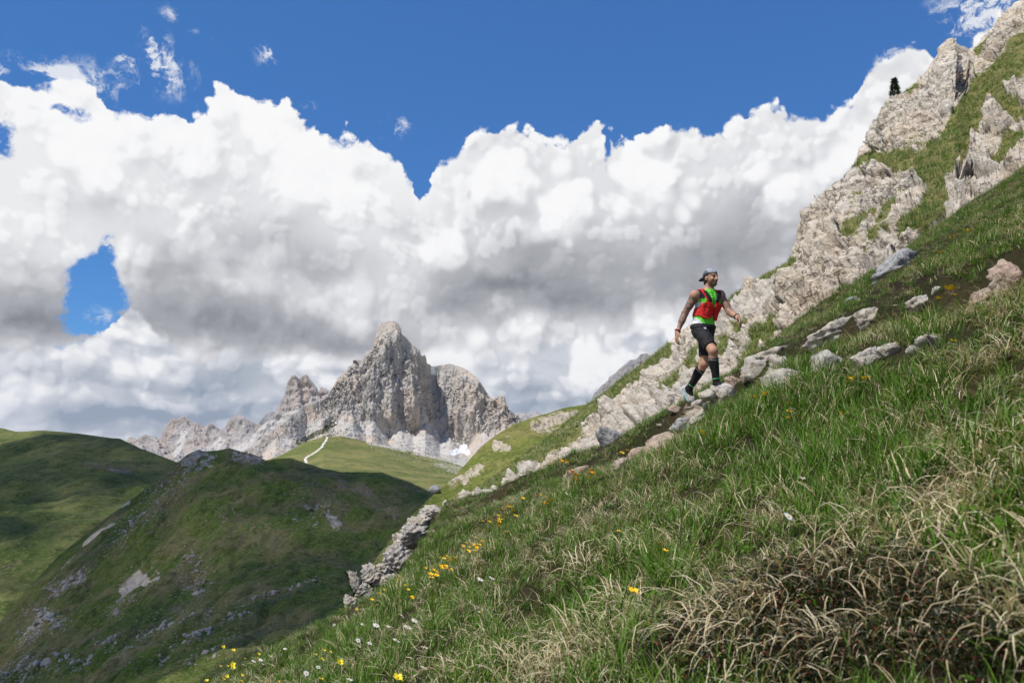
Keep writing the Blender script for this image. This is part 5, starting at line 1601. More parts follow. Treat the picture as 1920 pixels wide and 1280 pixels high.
    # legs
    def leg(Hp, K, A, back):
        bf.cone(Hp, K, 0.088, 0.056, 0.035)
        mid = Hp + (K - Hp) * 0.42
        ax = unit(K - Hp); fr = unit(np.cross(ax, LAX)); fr = fr if fr @ FAX > 0 else -fr
        bf.ell(mid + fr * 0.022, (ax, LAX, fr), (0.16, 0.070, 0.066), 0.03)
        bf.ell(K + fr * 0.012, (ax, LAX, fr), (0.052, 0.046, 0.046), 0.02)
        bf.cone(K, A, 0.052, 0.036, 0.02)
        ax2 = unit(A - K); fr2 = unit(np.cross(ax2, LAX)); fr2 = fr2 if fr2 @ FAX > 0 else -fr2
        bf.ell(K + (A - K) * 0.30 - fr2 * 0.020, (ax2, LAX, fr2), (0.125, 0.050, 0.050), 0.025)
        return fr2
    frR = leg(RH, RK, RA, 1); frL = leg(LH, LK, LA, 1)
    # feet: heel, ball and toe
    rT = unit(np.array([0.62, -0.75, 0.05])); lT = unit(np.array([0.40, -0.30, -0.86]))
    lU = unit(np.cross(np.cross(lT, unit(LK - LA)), lT))
    rU = UPV
    def foot(A, toe, up):
        sole = A - up * 0.070
        bf.cone(A, sole - toe * 0.035 + up * 0.035, 0.038, 0.032, 0.02)
        bf.cone(sole - toe * 0.03 + up * 0.035, sole + toe * 0.13 + up * 0.03, 0.034, 0.032, 0.02)
        bf.cone(A + toe * 0.01, sole + toe * 0.12 + up * 0.035, 0.036, 0.03, 0.02)
        bf.cone(sole + toe * 0.12 + up * 0.028, sole + toe * 0.17 + up * 0.025, 0.034, 0.024, 0.02)
    foot(RA, rT, rU); foot(LA, lT, lU)
    V, Fc = surface(bf.d, bf.lo, h)
    def seg_t(Q, a, b):
        v = b - a
        t = ((Q - a) @ v) / (v @ v)
        dd = np.linalg.norm(Q - a - np.clip(t, 0, 1)[:, None] * v, axis=1)
        return t, dd
    # ink on both arms
    ink = np.zeros(len(V))
    for (a, b, t0, t1) in ((RS, RE, 0.05, 1.1), (RE, RW, -0.1, 0.8), (LE, LW, -0.1, 0.45), (LS, LE, 0.15, 1.0)):
        t, dd = seg_t(V, a, b)
        ink = np.maximum(ink, (dd < 0.07) * sstep(t0, t0 + 0.1, t) * (1 - sstep(t1 - 0.1, t1, t)) * (1.0 if a is RS or a is RE else 0.65))
    lip = np.exp(-(((V - pt(0.088, -0.058)) / 0.016) ** 2).sum(1))
    stub = np.zeros(len(V))
    loc = np.stack([(V - H) @ hf, (V - H) @ UPV, (V - H) @ hs], 1)
    stub = sstep(0.0, 0.02, loc[:, 0] + 0.005) * (1 - sstep(-0.048, -0.032, loc[:, 1])) * sstep(-0.125, -0.105, loc[:, 1])
    stub = np.maximum(stub, np.exp(-((loc[:, 0] - 0.09) / 0.02) ** 2 - ((loc[:, 1] + 0.043) / 0.006) ** 2 - (loc[:, 2] / 0.028) ** 2))
    stub *= (1 - lip)
    brow = np.exp(-((loc[:, 1] - 0.028) / 0.007) ** 2) * (loc[:, 0] > 0.055) * (np.abs(loc[:, 2]) < 0.05) * (np.abs(loc[:, 2]) > 0.008)
    m, g, o = new_mat('skin')
    pos = g.node('ShaderNodeNewGeometry').outputs['Position']
    n1 = g.noise(pos, 22.0, 4.0, 0.6)
    c = g.mix(n1, (0.36, 0.195, 0.125, 1), (0.45, 0.255, 0.170, 1))
    tp = g.noise(pos, 46.0, 3.0, 0.6, dist=1.2)
    c = g.mix(g.mul(g.attr('ink'), g.step(tp, 0.43, 0.53, 0.15, 0.85)), c, (0.060, 0.055, 0.060, 1))
    c = g.mix(g.mul(g.attr('stubble'), 0.78), c, (0.045, 0.030, 0.024, 1))
    c = g.mix(g.attr('brow'), c, (0.02, 0.014, 0.011, 1))
    c = g.mix(g.mul(g.attr('lip'), 0.6), c, (0.30, 0.11, 0.09, 1))
    principled(g, o, c, 0.55, spec=0.3, bump=g.noise(pos, 260.0, 2.0), bump_d=0.001, bump_s=0.3)
    root = mesh_obj('person', V, Fc, m, attrs={'ink': ink, 'stubble': stub, 'brow': np.clip(brow, 0, 1), 'lip': lip})
    tag(root, 'man striding uphill in a backwards cap, green top and red running vest', 'person')

    def sub(lo_, hi_):
        a = np.clip(np.floor((np.minimum(lo_, hi_) - bf.lo) / h).astype(int), 0, bf.n - 1); b = np.clip(np.ceil((np.maximum(lo_, hi_) - bf.lo) / h).astype(int), 1, bf.n)
        sl = tuple(slice(a[k], b[k]) for k in range(3))
        X, Y, Z = np.meshgrid(*[bf.ax[k][sl[k]] for k in range(3)], indexing='ij')
        return sl, np.stack([X, Y, Z], -1), bf.lo + a * h
    def garment(name, field, region, off, lo_, hi_, mat, attrs=None, parent=root, warp=0.0, label=None):
        """offset skin of a field where region(points) is negative"""
        sl, Q, l0 = sub(lo_, hi_)
        e = field[sl] - off
        if warp:
            e = e + fbm(Q / 0.07, 3) * warp
        e = np.maximum(e, region(Q))
        e[[0, -1]] = np.maximum(e[[0, -1]], 0.01); e[:, [0, -1]] = np.maximum(e[:, [0, -1]], 0.01); e[:, :, [0, -1]] = np.maximum(e[:, :, [0, -1]], 0.01)
        v, f = surface(e, l0, h)
        ob = mesh_obj(name, v, f, mat, parent=parent, attrs={k: fn(v) for k, fn in (attrs or {}).items()})
        if label: ob['label'] = label
        return ob
    def tc(Q):
        """chest coordinates: sideways towards his left, forward, height"""
        r = Q - che
        return r @ LAX, r @ FAX, r[..., 2]
    zpx = lambda py: J(1320, py)[2] - che[2]
    box_lo, box_hi = che - np.array([0.36, 0.34, 0.42]), che + np.array([0.36, 0.34, 0.22])

    def fabric(name, col, col2=None, rough=0.75, scale=140.0, extra=None):
        m, g, o = new_mat(name)
        pos = g.node('ShaderNodeNewGeometry').outputs['Position']
        n = g.noise(pos, 30.0, 4.0, 0.6)
        c = g.mix(n, tuple(q * 0.85 for q in col) + (1,), tuple(min(1, q * 1.12) for q in col) + (1,))
        for (a, cc) in (extra or []):
            c = g.mix(g.step(g.attr(a), 0.35, 0.65), c, cc + (1,))
        principled(g, o, c, rough, spec=0.25, bump=g.add(g.noise(pos, 26.0, 3.0, 0.6), g.mul(g.noise(pos, scale, 2.0), 0.15)), bump_d=0.030, bump_s=0.8)
        return m
    # running top
    def shirt_reg(Q):
        s, f, z = tc(Q)
        arm = np.abs(s) - (0.168 + np.clip(-z, 0, 0.05) * 0.2)
        return np.maximum.reduce([zpx(613) - z, z - (zpx(544.5) + f * 0.10), np.where(z > -0.02, arm, np.abs(s) - 0.30)])
    m_shirt = fabric('lime running top', (0.13, 0.66, 0.05), extra=[('black', (0.018, 0.018, 0.022)), ('white', (0.72, 0.72, 0.74)), ('zip', (0.03, 0.10, 0.02))])
    def black_panel(v):
        s, f, z = tc(v)
        return sstep(0.108, 0.118, np.abs(s)) * sstep(zpx(566), zpx(560), z) + 0.0
    def white_panel(v):
        s, f, z = tc(v)
        return np.maximum(sstep(-0.165, -0.175, s + (z - zpx(600)) * 0.6) * (1 - sstep(zpx(600), zpx(595), z)), (s < -0.135) * (1 - sstep(zpx(572), zpx(566), z)) * (z > zpx(586)) * 1.0) * (f > -0.2)
    garment('running_top', tf, shirt_reg, 0.009, box_lo, box_hi, m_shirt, {'black': black_panel, 'white': white_panel, 'zip': lambda v: (np.abs(tc(v)[0] - 0.004) < 0.0045) * (tc(v)[1] > 0) * (tc(v)[2] > zpx(575)) * 1.0}, warp=0.010)
    # vest
    m_red = fabric('red vest fabric', (0.60, 0.022, 0.018), rough=0.6)
    m_blk = fabric('black mesh', (0.016, 0.016, 0.019), rough=0.7)
    def rb(a, b, ca, cb, ra, rb_, rr):
        qa = np.abs(a - ca) - ra + rr; qb = np.abs(b - cb) - rb_ + rr
        return np.minimum(np.maximum(qa, qb), 0) + np.hypot(np.maximum(qa, 0), np.maximum(qb, 0)) - rr
    def strap_line(s, z, sign):
        zz = z
        c0 = sign * (0.062 + 0.045 * sstep(zpx(570), zpx(546), zz))
        return np.abs(s - c0) - 0.031
    def vest_reg(Q):
        s, f, z = tc(Q)
        front = np.minimum(strap_line(s, z, 1), strap_line(s, z, -1))
        back = np.where(f < -0.02, np.abs(s) - 0.125, 1.0)
        side = np.where((z < zpx(578)) & (z > zpx(594)), -0.02 + 0 * s, 1.0)
        r = np.minimum(np.where(f > -0.04, front, 1.0), np.minimum(back, side))
        return np.maximum.reduce([r, z - zpx(543), zpx(598) - z])
    vest = garment('vest', tf, vest_reg, 0.016, box_lo, box_hi, m_red)
    for sg in (-1, 1):
        def pocket(Q, sg=sg):
            s, f, z = tc(Q)
            cz = (zpx(570) + zpx(600)) / 2 + (0.0 if sg < 0 else -0.012)
            return np.maximum(rb(s, z, sg * 0.085, cz, 0.066, 0.098, 0.035), -f - 0.01)
        garment('pocket', tf, pocket, 0.036, box_lo, box_hi, m_red, parent=vest, warp=0.012)
        def flask(Q, sg=sg):
            s, f, z = tc(Q)
            c0 = sg * (0.052 + 0.045 * sstep(zpx(570), zpx(546), z))
            return np.maximum(rb(s, z, c0, (zpx(547) + zpx(570)) / 2, 0.022, 0.074, 0.015), -f)
        garment('strap_pocket', tf, flask, 0.027, box_lo, box_hi, m_blk, parent=vest)
    # shorts
    sf = Field(lo, hi, h)
    sf.ell(pel, tor, (0.163, 0.122, 0.125), 0.0)
    sf.ell(abd, tor, (0.146, 0.108, 0.12), 0.03)
    sf.cone(RH, RH + (RK - RH) * 0.9, 0.102, 0.076, 0.035)
    sf.cone(LH, LH + (LK - LH) * 0.85, 0.100, 0.078, 0.035)
    def shorts_reg(Q):
        z = Q[..., 2]
        tR = ((Q - RH) @ (RK - RH)) / ((RK - RH) @ (RK - RH)); tL = ((Q - LH) @ (LK - LH)) / ((LK - LH) @ (LK - LH))
        dR = np.linalg.norm(Q - RH - np.clip(tR, 0, 1)[..., None] * (RK - RH), axis=-1); dL = np.linalg.norm(Q - LH - np.clip(tL, 0, 1)[..., None] * (LK - LH), axis=-1)
        hem = np.where(dR < dL, (tR - 0.80) * 0.42, (tL - 0.78) * 0.42)
        return np.maximum.reduce([z - J(1318, 608)[2], hem, np.minimum(dR, dL) - 0.19])
    m_sh = fabric('black shorts', (0.014, 0.014, 0.017), rough=0.65, extra=[('mark', (0.55, 0.55, 0.57))])
    s_lo, s_hi = np.minimum(np.minimum(RH, RK), np.minimum(LH, LK)) - 0.16, np.maximum(np.maximum(RH, RK), np.maximum(LH, LK)) + 0.16
    sf.d = np.minimum(sf.d, bf.d - 0.008)
    garment('shorts', sf.d, shorts_reg, 0.0, s_lo, s_hi, m_sh, {'mark': lambda v: ((np.abs(v[:, 0] - J(1315, 617)[0]) < 0.016) & (np.abs(v[:, 2] - J(1315, 618)[2]) < 0.010) & (v[:, 1] < pel[1])) * 1.0}, warp=0.010)
    belt = garment('belt', sf.d, lambda Q: np.maximum.reduce([Q[..., 2] - J(1318, 610)[2], J(1318, 616)[2] - Q[..., 2], np.abs((Q - pel) @ LAX) - 0.2, np.abs((Q - pel) @ FAX) - 0.17]), 0.009, box_lo, box_hi - np.array([0, 0, 0.2]), m_blk)
    # compression socks
    m_sock = fabric('black sock', (0.014, 0.014, 0.017), rough=0.8, extra=[('stripe', (0.10, 0.50, 0.16)), ('grey', (0.35, 0.35, 0.36))])
    for (K, A, fr, sd_) in ((RK, RA, frR, 1), (LK, LA, frL, -1)):
        v = A - K
        def reg(Q, K=K, A=A, v=v):
            t = ((Q - K) @ v) / (v @ v)
            dd = np.linalg.norm(Q - K - np.clip(t, 0, 1)[..., None] * v, axis=-1)
            return np.maximum.reduce([(0.20 - t) * 0.42, (t - 1.08) * 0.42, dd - 0.10])
        def stripe(q, K=K, A=A, v=v, fr=fr):
            t = ((q - K) @ v) / (v @ v)
            x = (q - K - t[:, None] * v) @ LAX; f = (q - K - t[:, None] * v) @ fr
            w = 0.012 + 0.022 * np.sin((t - 0.2) * 5.2)
            return np.maximum((np.abs(x - w) < 0.0075) * (f > 0) * (t < 0.86) * (t > 0.22), (np.abs(t - 0.80) < 0.014) * (f > -0.01)) * 1.0
        def grey(q, K=K, A=A, v=v, fr=fr):
            t = ((q - K) @ v) / (v @ v)
            x = (q - K - t[:, None] * v) @ LAX
            return (np.abs(t - 0.27 - x * 0.6) < 0.012) * (x < 0.0) * 1.0
        garment('sock', bf.d, reg, 0.0065, np.minimum(K, A) - 0.12, np.maximum(K, A) + 0.12, m_sock, {'stripe': stripe, 'grey': grey})
    # shoes
    m_shoe = fabric('pale shoe mesh', (0.50, 0.46, 0.44), rough=0.7)
    m_sole = fabric('light blue sole', (0.34, 0.55, 0.64), rough=0.6)
    for (A, toe, up) in ((RA, rT, rU), (LA, lT, lU)):
        side = np.cross(up, toe)
        shf = Field(A - 0.32, A + 0.32, h)
        sole = A - up * 0.070
        shf.cone(A - toe * 0.012 - up * 0.012, sole - toe * 0.04 + up * 0.035, 0.046, 0.040, 0.0)
        shf.cone(sole - toe * 0.04 + up * 0.03, sole + toe * 0.13 + up * 0.028, 0.040, 0.043, 0.02)
        shf.cone(A + toe * 0.012 - up * 0.01, sole + toe * 0.12 + up * 0.035, 0.044, 0.036, 0.02)
        shf.cone(sole + toe * 0.12 + up * 0.028, sole + toe * 0.178 + up * 0.026, 0.042, 0.030, 0.02)
        X, Y, Z = np.meshgrid(*shf.ax, indexing='ij'); Q = np.stack([X, Y, Z], -1)
        hgt = (Q - sole) @ up
        e = np.maximum.reduce([shf.d, 0.010 - hgt, hgt - 0.085])
        v, f = surface(e, shf.lo, h)
        so = mesh_obj('shoe', v, f, m_shoe, parent=root)
        lat = (Q - sole) @ side; lon = (Q - sole) @ toe
        half = 0.040 + 0.010 * np.sin(np.clip((lon + 0.05) / 0.24, 0, 1) * 3.1)
        ends = np.hypot(np.maximum(np.maximum(lon - 0.165, -0.045 - lon), 0), lat) - half
        e2 = np.maximum.reduce([ends, hgt - 0.020 - 0.006 * (lon < 0), -0.008 - hgt, lon - 0.215, -0.085 - lon])
        e2[[0, -1]] = 0.1; e2[:, [0, -1]] = 0.1; e2[:, :, [0, -1]] = 0.1
        v, f = surface(e2.astype(np.float32), shf.lo, h)
        mesh_obj('sole', v, f, m_sole, parent=so)
    # cap worn backwards, hair, eyes, wrist bands
    def hl(Q):
        r = Q - H
        return r @ hf, r @ UPV, r @ hs
    cf = Field(H - 0.2, H + 0.2, 0.005)
    cf.ell(pt(-0.010, 0.030), hx, (0.078, 0.096, 0.092), 0.0)
    X, Y, Z = np.meshgrid(*cf.ax, indexing='ij'); Q = np.stack([X, Y, Z], -1)
    f, u, s = hl(Q)
    rim = 0.044 + 0.16 * f
    cap = np.maximum(cf.d - 0.006, rim - u)
    v, fc = surface(cap.astype(np.float32), cf.lo, 0.005)
    m_cap = fabric('pale grey cap', (0.095, 0.11, 0.14), rough=0.85, extra=[('black', (0.015, 0.015, 0.018)), ('pale', (0.30, 0.33, 0.38))])
    def cb(q):
        f, u, s = hl(q)
        return sstep(0.035, 0.045, f + s * 0.15) * (np.abs(s + 0.005) < 0.062) * 1.0
    capo = mesh_obj('cap', v, fc, m_cap, parent=root, attrs={'black': cb(v), 'pale': 0.9 * sstep(0.095, 0.115, hl(v)[1] + hl(v)[0] * 0.6 + 0.02)})
    brim = np.maximum.reduce([np.hypot(np.maximum(np.abs(f + 0.105) - 0.02, 0), s) - 0.066, np.abs(u - (0.022 + 0.35 * (f + 0.10)) + s * s * 3.0) - 0.0055, f + 0.075])
    v, fc = surface(brim.astype(np.float32), cf.lo, 0.005)
    mesh_obj('brim', v, fc, m_cap, parent=capo, attrs={'black': np.zeros(len(v)), 'pale': np.zeros(len(v))})
    hair = Field(H - 0.2, H + 0.2, 0.005)
    hair.ell(pt(-0.016, 0.012), hx, (0.078, 0.088, 0.090), 0.0)
    hair.ell(pt(-0.070, -0.055), hx, (0.052, 0.034, 0.034), 0.02)
    nz = fbm(Q / 0.018, 3) * 0.010
    e = np.maximum.reduce([hair.d + nz, f - 0.040 - 0.5 * (u - 0.02) * (u > 0.0), np.where(np.abs(s) > 0.05, f + 0.006 - 0.9 * np.maximum(u - 0.0, 0), -1), u - 0.075])
    v, fc = surface(e.astype(np.float32), cf.lo, 0.005)
    m_hair = flat_mat('dark hair', (0.016, 0.012, 0.010), 0.55, 0.3, 90.0, 0.4, 160.0, 0.004)
    mesh_obj('hair', v, fc, m_hair, parent=root)
    m_eye = flat_mat('dark eye', (0.03, 0.022, 0.018), 0.2, 0.1, 50.0, 0.5)
    for sg in (-1, 1):
        b_, f_ = ICO[2]
        mesh_obj('eye', b_ * 0.0105 + pt(0.0745, 0.010, sg * 0.030), f_, m_eye, parent=root)
    for (a, b, t0, mt, nm) in ((RE, RW, 0.93, fabric('dark red band', (0.16, 0.02, 0.02)), 'wristband'), (LE, LW, 0.90, m_blk, 'watch')):
        v0 = b - a
        def reg(Q, a=a, v0=v0, t0=t0):
            t = ((Q - a) @ v0) / (v0 @ v0)
            dd = np.linalg.norm(Q - a - t[..., None] * v0, axis=-1)
            return np.maximum(np.abs(t - t0) * 0.26 - 0.010, dd - 0.06)
        garment(nm, bf.d, reg, 0.007, b - 0.09, b + 0.09, mt)
    return root
build_person()

# ---------------------------------------------------------------- rocks on the shaded spur and boulders under the peak
_ORD = 'first second third fourth fifth sixth seventh eighth ninth tenth eleventh twelfth thirteenth fourteenth fifteenth sixteenth seventeenth eighteenth nineteenth'.split()
def ordinal(k):
    """k counts from 1"""
    if k < 20: return _ORD[k - 1]
    t, u = divmod(k, 10)
    tens = {2: 'twent', 3: 'thirt', 4: 'fort'}[t]
    return tens + 'ieth' if u == 0 else tens + 'y-' + _ORD[u - 1]
def place_word(k, n):
    if k == 0: return 'leftmost'
    if k == n - 1: return 'rightmost'
    if k <= n // 2: return ordinal(k + 1) + ' from the left'
    return ordinal(n - k) + ' from the right'

def spur_rocks():
    r = np.random.default_rng(31)
    X, Y = proj(spurV)
    flat = spurV.reshape(-1, 3); Xf, Yf = X.ravel(), Y.ravel()
    ok = np.nonzero((Xf > -40) & (Xf < 900) & (Yf < 1320))[0]
    zones = [   # stroke, half width, count, size range in picture pixels, material, group, label
        ([(0, 1278), (60, 1248), (115, 1232)], 12, 26, (5, 17), 'rock_pale', 'white rocks in the lowest left corner', ('white rock', 'in the lowest left corner')),
        ([(140, 1245), (235, 1222)], 9, 14, (4, 13), 'rock_pale', 'white rocks strung right of the lowest corner', ('white rock', 'in the string right of the lowest corner')),
        ([(185, 1206), (240, 1196), (330, 1166), (390, 1150)], 8, 34, (4, 14), 'rock_pale', 'white rocks in the long slanting band', ('white rock', 'in the long slanting band')),
        ([(300, 1224), (345, 1196), (388, 1184)], 9, 22, (5, 15), 'rock_pale', 'white rocks below the long band', ('white rock', 'in the cluster under the slanting band')),
        ([(418, 1162), (462, 1146)], 9, 14, (4, 13), 'rock_pale', 'white rocks right of the long band', ('white rock', 'in the cluster right of the slanting band')),
        ([(475, 1120), (520, 1113)], 5, 14, (4, 10), 'rock_pale', 'white rocks in the small upper row', ('small white rock', 'in the short row above the slanting band')),
        ([(540, 1104), (592, 1088)], 5, 12, (4, 9), 'rock_pale', 'white rocks in the topmost row', ('small white rock', 'in the topmost row on the spur foot')),
        ([(360, 1242), (412, 1222)], 10, 14, (5, 13), 'rock_warm', 'grey rocks near the meadow corner', ('grey rock', 'in the cluster left of the flowering meadow corner')),
        ([(410, 1200), (440, 1185)], 8, 8, (4, 10), 'rock_warm', 'grey rocks above the meadow corner', ('grey rock', 'among those above the flowering meadow corner')),
        ([(45, 1198), (85, 1158), (110, 1168)], 12, 22, (7, 24), 'rock_warm', 'dark crag rocks at the left edge', ('dark rock', 'in the broken crag at the left edge')),
        ([(60, 1150), (80, 1140)], 8, 8, (5, 14), 'rock_warm', 'dark crag rocks above the left edge crag', ('dark rock', 'among those just above the left crag')),
        ([(98, 1112), (145, 1082), (156, 1072)], 9, 18, (6, 18), 'rock_warm', 'dark rocks of the middle left crag', ('dark rock', 'in the small crag left of the scree patch')),
        ([(348, 870), (372, 852), (392, 856)], 8, 16, (6, 17), 'rock_warm', 'dark rocks on the spur top', ('dark rock', 'in the crag on the spur top')),
        ([(440, 852), (456, 856), (470, 858), (486, 864)], 6, 12, (5, 13), 'rock_warm', 'rocks on the spur crest', ('grey rock', 'along the crest right of the spur top')),
        ([(618, 970), (632, 984)], 6, 7, (7, 18), 'rock_warm', 'rocks of the lone right crag', ('grey rock', 'in the lone crag right on the spur')),
        ([(575, 946), (612, 956)], 8, 12, (4, 10), 'rock_warm', 'rocks left of the lone crag', ('grey rock', 'among those left of the lone crag')),
        ([(345, 1040), (390, 1078), (370, 1100)], 12, 24, (5, 15), 'rock_pink', 'tan rocks right of the scree patch', ('tan rock', 'in the group right of the scree patch')),
        ([(215, 1150), (250, 1118)], 9, 12, (5, 11), 'rock_pink', 'tan rocks below the scree patch', ('tan rock', 'in the group below the scree patch')),
        ([(330, 905), (300, 930), (262, 975), (232, 1000)], 12, 22, (4, 11), 'rock_warm', 'rocks on the spur left edge', ('grey rock', 'on the left edge of the shaded spur')),
    ]
    protos = {}
    for k in range(6):
        v, f = rock_shape(3, 300 + k, rough=0.28, layers=1.5)
        protos[k] = (v, f)
    cache = {}
    for (st, w, cnt, (a, b), mt, grp, lab) in zones:
        msk = strokes(Xf[ok], Yf[ok], [(st, w, 1.0)])
        pr = msk / np.maximum(1, 1) ; pr = np.where(msk > 0.3, msk, 0) * (spurV.reshape(-1, 3)[ok][:, 1] ** 0 )
        if pr.sum() <= 0: continue
        idx = r.choice(ok, cnt, replace=False if (pr > 0).sum() > cnt else True, p=pr / pr.sum())
        idx = sorted(idx, key=lambda i: Xf[i])
        for q_, i in enumerate(idx):
            k = int(r.integers(0, 6))
            c = flat[i]; size = (a + (b - a) * r.random() ** 1.8) * c[1] / F
            key = (k, mt)
            if key not in cache:
                o = mesh_obj('rock', protos[k][0], protos[k][1], MAT[mt], link=False)
                cache[key] = o.data
            o = bpy.data.objects.new('rock', cache[key]); COL.objects.link(o)
            o.location = c + np.array([0, 0, size * 0.06])
            o.scale = (size * r.uniform(0.45, 0.75), size * r.uniform(0.4, 0.6), size * r.uniform(0.28, 0.5))
            o.rotation_euler = (r.normal(0, 0.25), r.normal(0.35, 0.3), r.uniform(0, 6.28))
            tag(o, lab[0] + ', ' + place_word(q_, len(idx)) + ' ' + lab[1], 'rock', grp)
    # small stones and low shrubs in between: one mass each
    def mass(name, V0, Xs, Ys, stks, n, size, mat, label, seed, squash=0.7):
        rr = np.random.default_rng(seed)
        ff = V0.reshape(-1, 3); m_ = strokes(Xs.ravel(), Ys.ravel(), stks); m_ = np.where(m_ > 0.08, m_, 0)
        idx = rr.choice(len(ff), n, p=m_ / m_.sum())
        bv, bf_ = ICO[2]; bv, bf_ = bv[:12], None
        bm = bmesh.new(); bmesh.ops.create_icosphere(bm, subdivisions=1, radius=1); bv = np.array([q.co[:] for q in bm.verts]); bf_ = np.array([[w.index for w in q.verts] for q in bm.faces]); bm.free()
        Vv, Ff = [], []
        for q, i in enumerate(idx):
            c = ff[i]; s = (size[0] + (size[1] - size[0]) * rr.random() ** 2.5) * c[1] / F
            v = bv * (0.7 + 0.6 * rr.random((len(bv), 1))) * np.array([1, 0.8, squash]) * s * 0.5
            a = rr.uniform(0, 6.28); v = np.stack([v[:, 0] * math.cos(a) - v[:, 1] * math.sin(a), v[:, 0] * math.sin(a) + v[:, 1] * math.cos(a), v[:, 2]], 1)
            jit = rr.normal(0, 1.0, 3) * c[1] / F; jit[2] = 0
            Vv.append(v + c + jit); Ff.append(bf_ + q * len(bv))
        o = mesh_obj(name, np.concatenate(Vv), np.concatenate(Ff), mat, smooth=False)
        tag(o, label, kind='stuff')
    allst = [(z[0], z[1] * 2.2, 1.0) for z in zones] + [([(232, 1100), (262, 1068), (290, 1082)], 16, 1.0), ([(100, 1250), (500, 1130)], 60, 0.12), ([(340, 1100), (300, 1160)], 20, 0.4)]
    mass('scattered_stones', spurV, X, Y, allst, 3600, (1.2, 5.0), MAT['rock_pale'], 'small pale stones strewn over the shaded spur', 41)
    Xp, Yp = proj(peakV)
    mass('boulder_field', peakV, Xp, Yp, [([(640, 805), (720, 820), (800, 838), (880, 850)], 14, 1.0), ([(560, 835), (610, 812)], 12, 0.6), ([(470, 852), (530, 845)], 10, 0.5)], 900, (0.9, 4.5), MAT['rock_pale'], 'fallen boulders below the tall peak', 42)
    Xm, Ym = proj(meadowV)
    mass('boulder_field', meadowV, Xm, Ym, [([(700, 832), (780, 848), (860, 866)], 10, 1.0), ([(790, 865), (850, 885)], 14, 0.5)], 420, (0.8, 3.6), MAT['rock_pale'], 'boulders strewn along the upper edge of the sunlit meadow', 43)
    shrub = flat_mat('dark shrub', (0.020, 0.032, 0.012), 0.9, 0.4, 0.5)
    mass('dwarf_shrubs', meadowV, Xm, Ym, [([(640, 822), (760, 845), (850, 868)], 10, 1.0), ([(750, 860), (830, 890)], 16, 0.6)], 260, (1.0, 3.4), shrub, 'dark low shrubs among the boulders of the sunlit meadow', 44, 0.8)
    mass('dwarf_shrubs', peakV, Xp, Yp, [([(570, 835), (640, 812)], 8, 1.0), ([(640, 815), (740, 828), (860, 845)], 10, 0.5)], 160, (1.0, 3.0), shrub, 'dark low shrubs on the talus of the tall peak', 45, 0.8)
spur_rocks()

# ---------------------------------------------------------------- flowers and tall stalks on the near slope
def petal_mat(name, col, col2):
    m, g, o = new_mat(name)
    pos = g.node('ShaderNodeTexCoord').outputs['Object']
    c = g.mix(g.noise(pos, 160.0, 3.0), col + (1,), col2 + (1,))
    b = principled(g, o, c, 0.55, spec=0.2)
    return m
MAT['white_petal'] = petal_mat('white petals', (0.84, 0.83, 0.80), (0.74, 0.73, 0.70))
MAT['yellow_petal'] = petal_mat('yellow petals', (0.86, 0.58, 0.02), (0.80, 0.45, 0.015))
MAT['orange_petal'] = petal_mat('orange petals', (0.82, 0.40, 0.02), (0.78, 0.30, 0.01))
MAT['lemon_petal'] = petal_mat('lemon petals', (0.82, 0.72, 0.05), (0.76, 0.62, 0.03))
MAT['disc'] = petal_mat('flower disc', (0.75, 0.45, 0.02), (0.55, 0.32, 0.02))
MAT['stem'] = petal_mat('flower stem', (0.06, 0.11, 0.02), (0.10, 0.13, 0.03))
MAT['stalk'] = petal_mat('dry stalk', (0.42, 0.33, 0.19), (0.58, 0.48, 0.31))

def tube(pts, radii, sides=4):
    pts = np.asarray(pts, float); V, Fc = [], []
    for i, p in enumerate(pts):
        d = pts[min(i + 1, len(pts) - 1)] - pts[max(i - 1, 0)]; d = unit_(d)
        a = unit_(np.cross(d, np.array([0.3, 0.9, 0.1]))); b = np.cross(d, a)
        for k in range(sides):
            t = 2 * math.pi * k / sides
            V.append(p + (a * math.cos(t) + b * math.sin(t)) * radii[i])
    for i in range(len(pts) - 1):
        for k in range(sides):
            k2 = (k + 1) % sides
            Fc.append((i * sides + k, i * sides + k2, (i + 1) * sides + k2, (i + 1) * sides + k))
    return V, Fc

def daisy_meshes(seed, n=15, R=0.022):
    r = np.random.default_rng(seed)
    V, Fc = [], []
    for i in range(n):
        a = 2 * math.pi * i / n + r.normal(0, 0.05); L = R * r.uniform(0.9, 1.08); w = R * 0.17
        d = np.array([math.cos(a), math.sin(a), 0]); s = np.array([-math.sin(a), math.cos(a), 0]); up = np.array([0, 0, 1.0])
        z1, z2 = r.uniform(0.0, 0.002), r.uniform(-0.003, 0.003)
        k = len(V)
        V += [d * R * 0.18 - s * w * 0.5, d * R * 0.18 + s * w * 0.5, d * L * 0.62 - s * w + up * z1, d * L * 0.62 + s * w + up * z1, d * L + up * z2 - s * w * 0.3, d * L + up * z2 + s * w * 0.3]
        Fc += [(k, k + 1, k + 3, k + 2), (k + 2, k + 3, k + 5, k + 4)]
    b, f = ICO[2]
    dv = b * np.array([R * 0.30, R * 0.30, R * 0.16]) + np.array([0, 0, R * 0.06])
    return (V, Fc), (dv, f)

